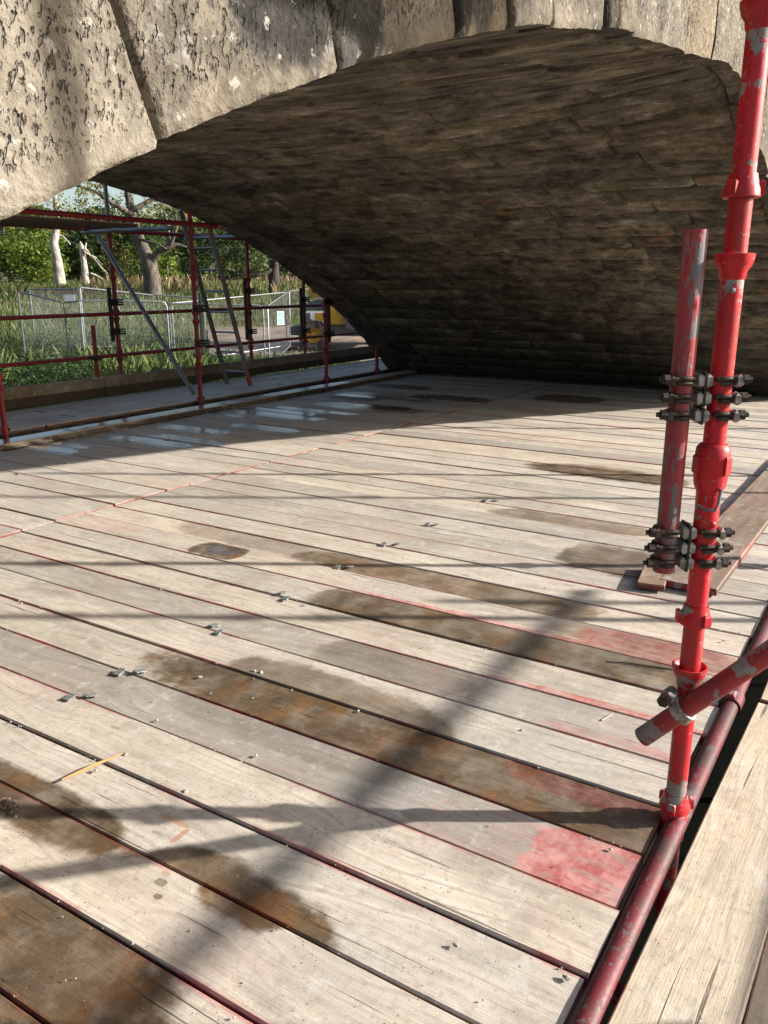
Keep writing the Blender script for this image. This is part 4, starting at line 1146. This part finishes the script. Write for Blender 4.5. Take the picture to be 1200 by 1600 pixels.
# far wood as one mass
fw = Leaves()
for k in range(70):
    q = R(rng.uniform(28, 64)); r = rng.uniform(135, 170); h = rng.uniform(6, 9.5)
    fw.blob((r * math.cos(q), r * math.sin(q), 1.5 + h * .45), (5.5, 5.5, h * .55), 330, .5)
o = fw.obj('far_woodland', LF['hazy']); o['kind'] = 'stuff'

# the big leaning oak with a forked trunk
def px3(x, y, r): return at_r(x, y, r)
r0 = 45.0
b0 = px3(238, 461, r0); b0.z = gz(b0.x, b0.y) - .1
oak = thing('oak_tree', 'big leaning old oak with forked grey trunk and yellowing leaves', 'tree', b0)
def rel(x, y, dr=0): return px3(x, y, r0 + dr) - b0
tb = MB()
def chain(pts, radii):
    P = [Vector(p) for p in pts]; Q = []; Rr = []
    for i in range(len(P) - 1):
        for j in range(4):
            t = j / 4
            p = P[i].lerp(P[i + 1], t)
            w = .05 * mnoise.noise(p * 1.3)
            Q.append(p + Vector((w, w, 0))); Rr.append((radii[i] * (1 - t) + radii[i + 1] * t) * (1 + .16 * mnoise.noise(p * 2.5)))
    Q.append(P[-1]); Rr.append(radii[-1]); tb.tube(Q, Rr, 12)
chain([Vector((0, 0, -.1)), rel(238, 440), rel(233, 410), rel(222, 385, .3), rel(212, 360, .5), rel(205, 330, .8), rel(200, 300, 1), rel(190, 270, 1)], [.50, .42, .38, .32, .27, .22, .18, .12])
chain([rel(236, 425), rel(240, 402, -.2), rel(250, 392, -.4), rel(262, 387, -.6), rel(275, 382, -.6), rel(292, 386, -.6)], [.26, .20, .16, .13, .10, .05])
chain([rel(262, 387, -.6), rel(264, 370, -.5), rel(262, 350, -.3), rel(256, 330)], [.10, .085, .07, .05])
chain([rel(266, 386, -.6), rel(271, 372, -.7), rel(276, 355, -.8), rel(274, 335, -.8)], [.10, .08, .07, .05])
chain([rel(214, 372), rel(232, 378, -.5), rel(247, 381, -.7), rel(260, 389, -.8)], [.09, .07, .05, .04])
chain([rel(206, 335), rel(180, 320, -.5), rel(150, 300, -1), rel(110, 285, -1)], [.14, .11, .08, .05])
chain([rel(205, 330), rel(240, 310, .5), rel(280, 300, .5), rel(320, 305, 0)], [.14, .11, .08, .05])
tb.obj('trunk', BARK['oak'], oak, angle=180)
lv = Leaves()
for k in range(38):
    x = rng.uniform(62, 335); y = rng.uniform(255, 338)
    c = rel(x, y, rng.uniform(-2.6, 2.6))
    lv.blob(c, (.85, .85, .55), 150, .075, shell=.1)
for (x, y, n) in ((165, 370, 220), (178, 395, 240), (190, 420, 260), (200, 405, 200), (168, 410, 150), (255, 350, 160), (285, 350, 160), (300, 330, 200), (215, 345, 160), (150, 350, 150)):
    lv.blob(rel(x, y, rng.uniform(.5, 2)), (.6, .6, .6), n, .07, shell=.1)
lv.obj('crown', LF['autumn'], oak)

# dark spreading tree at right
r0 = 48.0
b0 = px3(428, 446, r0); b0.z = gz(b0.x, b0.y) - .1
dk = thing('spreading_tree', 'dark spreading tree with low branches left of the arch foot', 'tree', b0)
tb = MB()
chain([Vector((0, 0, -.1)), rel(428, 425), rel(428, 405), rel(425, 380), rel(420, 350), rel(415, 320)], [.34, .28, .25, .22, .18, .1])
chain([rel(428, 418), rel(415, 427, -.4), rel(400, 431, -.8), rel(385, 428, -1), rel(370, 430, -1)], [.16, .12, .09, .07, .04])
chain([rel(427, 405), rel(450, 385, .3), rel(480, 380, .3)], [.13, .09, .05])
chain([rel(426, 390), rel(390, 370, .5), rel(350, 365, .5)], [.13, .09, .05])
tb.obj('trunk', BARK['dark'], dk, angle=180)
lv = Leaves()
for k in range(44):
    x = rng.uniform(335, 500); y = rng.uniform(300, 408)
    lv.blob(rel(x, y, rng.uniform(-2.5, 2.5)), (1.0, 1.0, .55), 190, .085, shell=.1)
lv.obj('crown', LF['dark'], dk)

# two bleached dead trunks
r0 = 60.0
b0 = px3(94, 446, r0); b0.z = gz(b0.x, b0.y) - .1
dd = thing('dead_tree', 'tall bleached dead trunk with one broken side branch', 'dead tree', b0)
tb = MB()
chain([Vector((0, 0, -.1)), rel(92, 425), rel(88, 400), rel(84, 380), rel(88, 358), rel(89, 335), rel(87, 312), rel(86, 303)], [.42, .34, .29, .26, .24, .22, .18, .05])
tb.obj('trunk', BARK['dead'], dd, angle=180)
tb = MB(); chain([rel(90, 366), rel(98, 369), rel(106, 377), rel(110, 382)], [.07, .05, .045, .03]); tb.obj('branch', BARK['dead'], dd, angle=180)
b0 = px3(134, 443, r0); b0.z = gz(b0.x, b0.y) - .1
dd = thing('dead_tree', 'shorter bleached dead trunk with fallen broken branches', 'dead tree', b0)
tb = MB()
chain([Vector((0, 0, -.1)), rel(133, 425), rel(131, 408), rel(129, 395), rel(127, 384), rel(125, 377)], [.26, .21, .19, .18, .15, .03])
chain([rel(130, 398), rel(133, 386), rel(135, 379)], [.12, .08, .02])
tb.obj('trunk', BARK['dead'], dd, angle=180)
for pts in (((131, 393), (140, 398), (148, 405), (158, 418), (168, 428)), ((143, 400), (150, 403), (160, 415)), ((141, 427), (150, 430), (162, 437)), ((132, 388), (138, 393), (141, 402))):
    tb = MB(); chain([rel(x, y, -.2) for x, y in pts], list(np.linspace(.075, .03, len(pts)))); tb.obj('branch', BARK['dead'], dd, angle=180)

# ------------------------------------------------------------------ meadow: blades, docks and nettles
def blades(name, mat, n, r_lo, r_hi, a_lo, a_hi, h_lo, h_hi, w, keep=None):
    a = np.radians(rng.uniform(a_lo, a_hi, n)); r = np.sqrt(rng.uniform(r_lo ** 2, r_hi ** 2, n))
    x = r * np.cos(a); y = r * np.sin(a)
    if keep is not None:
        k = keep(x, y, r, a); x, y, r = x[k], y[k], r[k]
    n = len(x)
    z = np.array([gz(p, q) for p, q in zip(x, y)])
    h = rng.uniform(h_lo, h_hi, n); d = rng.uniform(0, 6.283, n); ln = h * rng.uniform(.05, .55, n)
    ww = w * rng.uniform(.6, 1.3, n)
    cx, sx = np.cos(d), np.sin(d); e = rng.uniform(0, 6.283, n); ce, se = np.cos(e), np.sin(e)
    b1 = np.stack([x - ce * ww, y - se * ww, z - .03], 1); b2 = np.stack([x + ce * ww, y + se * ww, z - .03], 1)
    m1 = np.stack([x + cx * ln * .35 + ce * ww * .7, y + sx * ln * .35 + se * ww * .7, z + h * .6], 1)
    m2 = np.stack([x + cx * ln + ce * ww * .1, y + sx * ln + se * ww * .1, z + h], 1)
    L = Leaves(); L.p.append(np.stack([b1, b2, m1, m2], 1))
    o = L.obj(name, mat); o['kind'] = 'stuff'
    return o
clump = lambda sc, th: (lambda x, y, r, a: np.array([mnoise.noise(Vector((p * sc, q * sc, 0))) > th for p, q in zip(x, y)]))
blades('rough_grass', LF['nettle'], 30000, 9.6, 30, 34, 62, .15, .5, .008, lambda x, y, r, a: (y > 9.0) & ~((r > 28.5) & (np.degrees(a) < 45)))
blades('meadow_grass', LF['grass'], 60000, 30, 75, 30, 62, .15, .42, .018, lambda x, y, r, a: ~((r < 37) & (np.degrees(a) < 45)))
kd = clump(.10, -.05)
blades('dry_docks', LF['dock'], 3600, 40, 82, 36, 62, .4, .95, .03, lambda x, y, r, a: kd(x, y, r, a) & (r > 46))
blades('seed_grass', LF['grass'], 6000, 10, 27, 44, 62, .6, 1.05, .006, lambda x, y, r, a: (y > 9.2) & clump(.3, .05)(x, y, r, a))
nt = Leaves()
for k in range(1500):
    q = R(rng.uniform(37, 61)); r = rng.uniform(11.5, 33)
    x, y = r * math.cos(q), r * math.sin(q)
    if y < 9.6 or (r > 27.5 and q < R(45)): continue
    if mnoise.noise(Vector((x * .22, y * .22, 5))) < -.30: continue
    h = rng.uniform(.35, .85)
    nt.blob((x, y, gz(x, y) + h * .5), (.65, .65, h * .55), 130, .045, flat=1.2, shell=.2)
o = nt.obj('nettle_bed', LF['nettle']); o['kind'] = 'stuff'

# ------------------------------------------------------------------ site mesh fence panels
tw = NT('wire_mesh'); tw.out((.20, .21, .22), .5, None, .5)
def fence_panel(label, pl_, pr_, hgt=2.05, round_=(True, True), group='mesh fence panels round the meadow'):
    """pl_, pr_: top corner points; panel hangs down from them"""
    t = thing('fence_panel', label, 'fence', (pl_.x, pl_.y, pl_.z - hgt), group=group)
    W = pr_ - pl_; dn = Vector((0, 0, -hgt)); O = Vector(t.location)
    m = MB()
    c = .16
    u = W.normalized()
    pts = [pl_ + dn]
    pts += [pl_ + Vector((0, 0, -c)), pl_ + u * c * .3 + Vector((0, 0, -c * .3)), pl_ + u * c] if round_[0] else [pl_ + Vector((0, 0, -.03)), pl_ + u * .03]
    pts += [pr_ - u * c, pr_ - u * c * .3 + Vector((0, 0, -c * .3)), pr_ + Vector((0, 0, -c))] if round_[1] else [pr_ - u * .03, pr_ + Vector((0, 0, -.03))]
    pts += [pr_ + dn]
    m.tube([p - O for p in pts], .024, 8)
    m.tube([pl_ + dn * .93 - O, pr_ + dn * .93 - O], .02, 8)
    m.obj('frame', M['galv'], t)
    wm = MB()
    n = max(6, int(W.length / .055))
    for k in range(1, n):
        f = k / n
        p = pl_ + W * f - O
        wm.tube([p + Vector((0, 0, -.05)), p + dn * .93], .0019, 3, caps=False)
    for k in range(1, 10):
        wm.tube([pl_ + dn * (k / 10.7) - O, pr_ + dn * (k / 10.7) - O], .002, 3, caps=False)
    w = wm.obj('wire_infill', tw.m, t); w['kind'] = 'stuff'
    for p in (pl_, pr_):
        fb = MB(); fb.box(p + dn - O + Vector((0, 0, .06)), (.62, .22, .12), rotm(math.atan2(u.y, u.x) + math.pi / 2), .03); fb.obj('foot', M['rust'], t)
    return t
fence_panel('mesh fence panel at the far left with sloping top rail', at_r(28, 455, 29), at_r(99, 473, 27.6), round_=(False, False))
fence_panel('mesh fence panel carrying the small white notice', at_r(99, 473, 27.4), at_r(124, 470, 27.0), round_=(False, False))
fence_panel('rear mesh fence panel behind the white notice', at_r(46, 452, 33), at_r(123, 451, 30), round_=(False, False))
fence_panel('long mesh fence panel left of the big oak trunk', at_r(125, 470, 27.2), at_r(260, 471, 27.6), round_=(False, True))
fence_panel('rear mesh fence panel running away from the middle post', at_r(125, 449, 29.6), at_r(238, 461, 33), round_=(False, False))
fence_panel('rear mesh fence panel behind the oak fork', at_r(238, 461, 33), at_r(318, 465, 33), round_=(False, False))
fence_panel('mesh fence panel behind the ladder with rounded corners', at_r(264, 474, 27.6), at_r(411, 477, 27.9), round_=(True, True))
fence_panel('sagging rear fence panel above the ladder panel', at_r(268, 474, 28.4), at_r(446, 457, 31.5), round_=(False, False))
fence_panel('mesh gate panel carrying the green notice', at_r(418, 478, 27.9), at_r(451, 456, 31.0), round_=(False, False))
fence_panel('far mesh fence panel right of the green notice', at_r(452, 455, 38), at_r(520, 446, 44), round_=(False, False))
def notice(name, label, x, y, r, w, h, mat, yaw):
    t = thing(name, label, 'sign', at_r(x, y, r)); m = MB(); MMn = rotm(yaw)
    m.box((0, 0, 0), (w, .008, h), MMn); m.obj('board', mat, t)
    return t, MMn
twh = NT('white_sign'); twh.out((.78, .79, .80), .5)
tgn = NT('green_sign'); tgn.out((.10, .42, .25), .5)
tgr = NT('grey_print'); tgr.out((.45, .47, .5), .6)
yaw0 = math.atan2(RT.y, RT.x)
t, Mn = notice('white_notice', 'blank white notice fixed on the mesh fence at left', 109, 465.5, 26.9, .30, .18, twh.m, yaw0)
t, Mn = notice('green_notice', 'pale green safety notice on the mesh gate', 438.5, 497, 28.6, .27, .44, twh.m, yaw0 + .75)
fo = Mn @ Vector((0, -1, 0))
for (dx, dz, w, h) in ((0, .105, .23, .17), (0, -.06, .23, .10), (-.055, -.165, .10, .08), (.06, -.165, .10, .08)):
    m = MB(); m.box(Mn @ Vector((dx, -.008, dz)), (w, .006, h), Mn); m.obj('print_field', tgn.m, t)
# wooden field fence far off
tfw = NT('pale_rail_wood'); tfw.out((.50, .44, .33), .8)
ff = thing('rail_fence', 'pale wooden rail fence at the back of the meadow', 'fence', at_r(262, 447, 72))
for px in (249, 260, 273):
    p = at_r(px, 446, 72) - Vector(ff.location); m = MB(); m.box((p.x, p.y, .2), (.13, .13, 1.0)); m.obj('post', tfw.m, ff)
for dz in (.05, .30):
    p, q = at_r(248, 445, 72.05) - Vector(ff.location), at_r(274, 445, 72.05) - Vector(ff.location)
    m = MB(); m.box(((p.x + q.x) / 2, (p.y + q.y) / 2, dz), ((q - p).length, .05, .15), rotm(math.atan2((q - p).y, (q - p).x))); m.obj('rail', tfw.m, ff)

# ------------------------------------------------------------------ yellow site machine on the track
ty = NT('yellow_machine_paint'); yn = ty.noise(ty.pos, 3, 5, .6)
ty.out(ty.mix(ty.step(yn, .5, .7), (.46, .27, .03), (.26, .17, .06)), .4)
tdg = NT('dark_grey_plastic'); tdg.out(tdg.mix(tdg.noise(tdg.pos, 4, 3), (.06, .062, .068), (.11, .11, .115)), .55)
tty = NT('tyre_rubber'); tty.out(tty.mix(tty.step(tty.noise(tty.pos, 5, 4), .45, .6), (.025, .025, .026), (.13, .11, .09)), .85)
tgl = NT('cab_glass'); tgl.out((.05, .06, .065), .08, spec=.6)
RM = 32.0
mp = at_r(535, 560, RM)
mz = gz(mp.x, mp.y)
mach = thing('loader_machine', 'yellow site loader with grey fenders parked beyond the far walkway', 'machine', (mp.x, mp.y, mz), (0, 0, yaw0))
# local axes: +x right in the picture, -y towards the camera
def part(name, mat, fn, parent=mach):
    m = MB(); fn(m); return m.obj(name, mat, parent)
def extr(prof, y0, y1):
    def f(m):
        n = len(prof); vs = [(x, y0, z) for x, z in prof] + [(x, y1, z) for x, z in prof]
        m.add(vs, [tuple(range(n)), tuple(range(2 * n - 1, n - 1, -1))] + [(i, n + i, n + (i + 1) % n, (i + 1) % n) for i in range(n)], False)
    return f
part('body', ty.m, extr([(-.55, .95), (.75, .95), (.75, 1.75), (.45, 2.05), (-.35, 2.05), (-.55, 1.8)], -.75, .75))
part('chassis', tdg.m, extr([(-1.9, .55), (1.5, .5), (1.5, .95), (-.9, .98), (-1.9, .85)], -.6, .6))
part('fender', tdg.m, extr([(.18, .85), (.50, .75), (.86, .78), (1.15, 1.25), (1.05, 1.62), (.75, 1.78), (.42, 1.72), (.22, 1.40)], -1.0, -.55))
part('engine_hood', tdg.m, extr([(-1.35, 1.45), (-.5, 1.45), (-.5, 1.72), (-.85, 1.85), (-1.2, 1.75)], -.6, .6))
part('bumper', twh.m, extr([(-1.4, 1.02), (-.45, 1.02), (-.45, 1.42), (-1.4, 1.42)], -.78, -.70))
part('warning_panel', ty.m, extr([(-.95, 1.08), (-.50, 1.08), (-.50, 1.36), (-.95, 1.36)], -.80, -.784))
part('warning_panel', tdg.m, extr([(-1.34, 1.08), (-1.12, 1.08), (-1.12, 1.36), (-1.34, 1.36)], -.80, -.784))
part('boom', ty.m, extr([(-1.20, 1.85), (-.75, 1.9), (-.55, 2.35), (-.25, 2.25), (1.2, 2.15), (1.2, 2.4), (-.35, 2.55), (-.62, 2.78), (-1.0, 2.80), (-1.22, 2.5)], -.2, .2))
def knobs(m):
    for x, z in ((-1.02, 2.62), (-.72, 2.68), (-.95, 2.2)): m.lathe([(0, .06), (.13, .05), (.15, 0)], (x, -.2, z), Vector((0, -1, 0)).to_track_quat('Z', 'Y').to_matrix(), 14)
part('pivot_pin', M['rust'], knobs)
part('cab', tgl.m, extr([(.6, 2.05), (1.5, 2.05), (1.4, 3.1), (.75, 3.1)], -.65, .65))
part('cab_roof', ty.m, extr([(.65, 3.1), (1.5, 3.1), (1.45, 3.22), (.7, 3.22)], -.7, .7))
part('step', ty.m, extr([(1.02, .25), (1.22, .25), (1.22, 1.0), (1.02, 1.0)], -.95, -.85))
QY = Vector((0, -1, 0)).to_track_quat('Z', 'Y').to_matrix()
for (x, y, r) in ((-1.0, -.62, .56), (1.62, -.62, .78), (-1.0, .75, .56), (1.62, .75, .78)):
    def tyre(m, r=r): m.lathe([(r * .52, -.20), (r * .9, -.21), (r, -.14), (r, .14), (r * .9, .21), (r * .52, .20), (r * .50, .1), (r * .52, -.20)], (0, 0, 0), QY, 28)
    w = part('wheel', tty.m, tyre); w.location = (x, y, r)
    def rim(m, r=r): m.lathe([(0, .10), (r * .2, .11), (r * .24, .05), (r * .44, .06), (r * .52, .17)], (0, 0, 0), QY, 20)
    part('rim', ty.m, rim, w)
    def lugs(m, r=r):
        for k in range(18):
            a = 2 * math.pi * k / 18
            for s_, o_ in ((-1, 0), (1, .17)):
                aa = a + o_
                m.box((r * math.cos(aa), s_ * .09, r * math.sin(aa)), (.05, .17, .07), Matrix.Rotation(-aa, 3, 'Y'), .01)
    part('tread', tty.m, lugs, w)
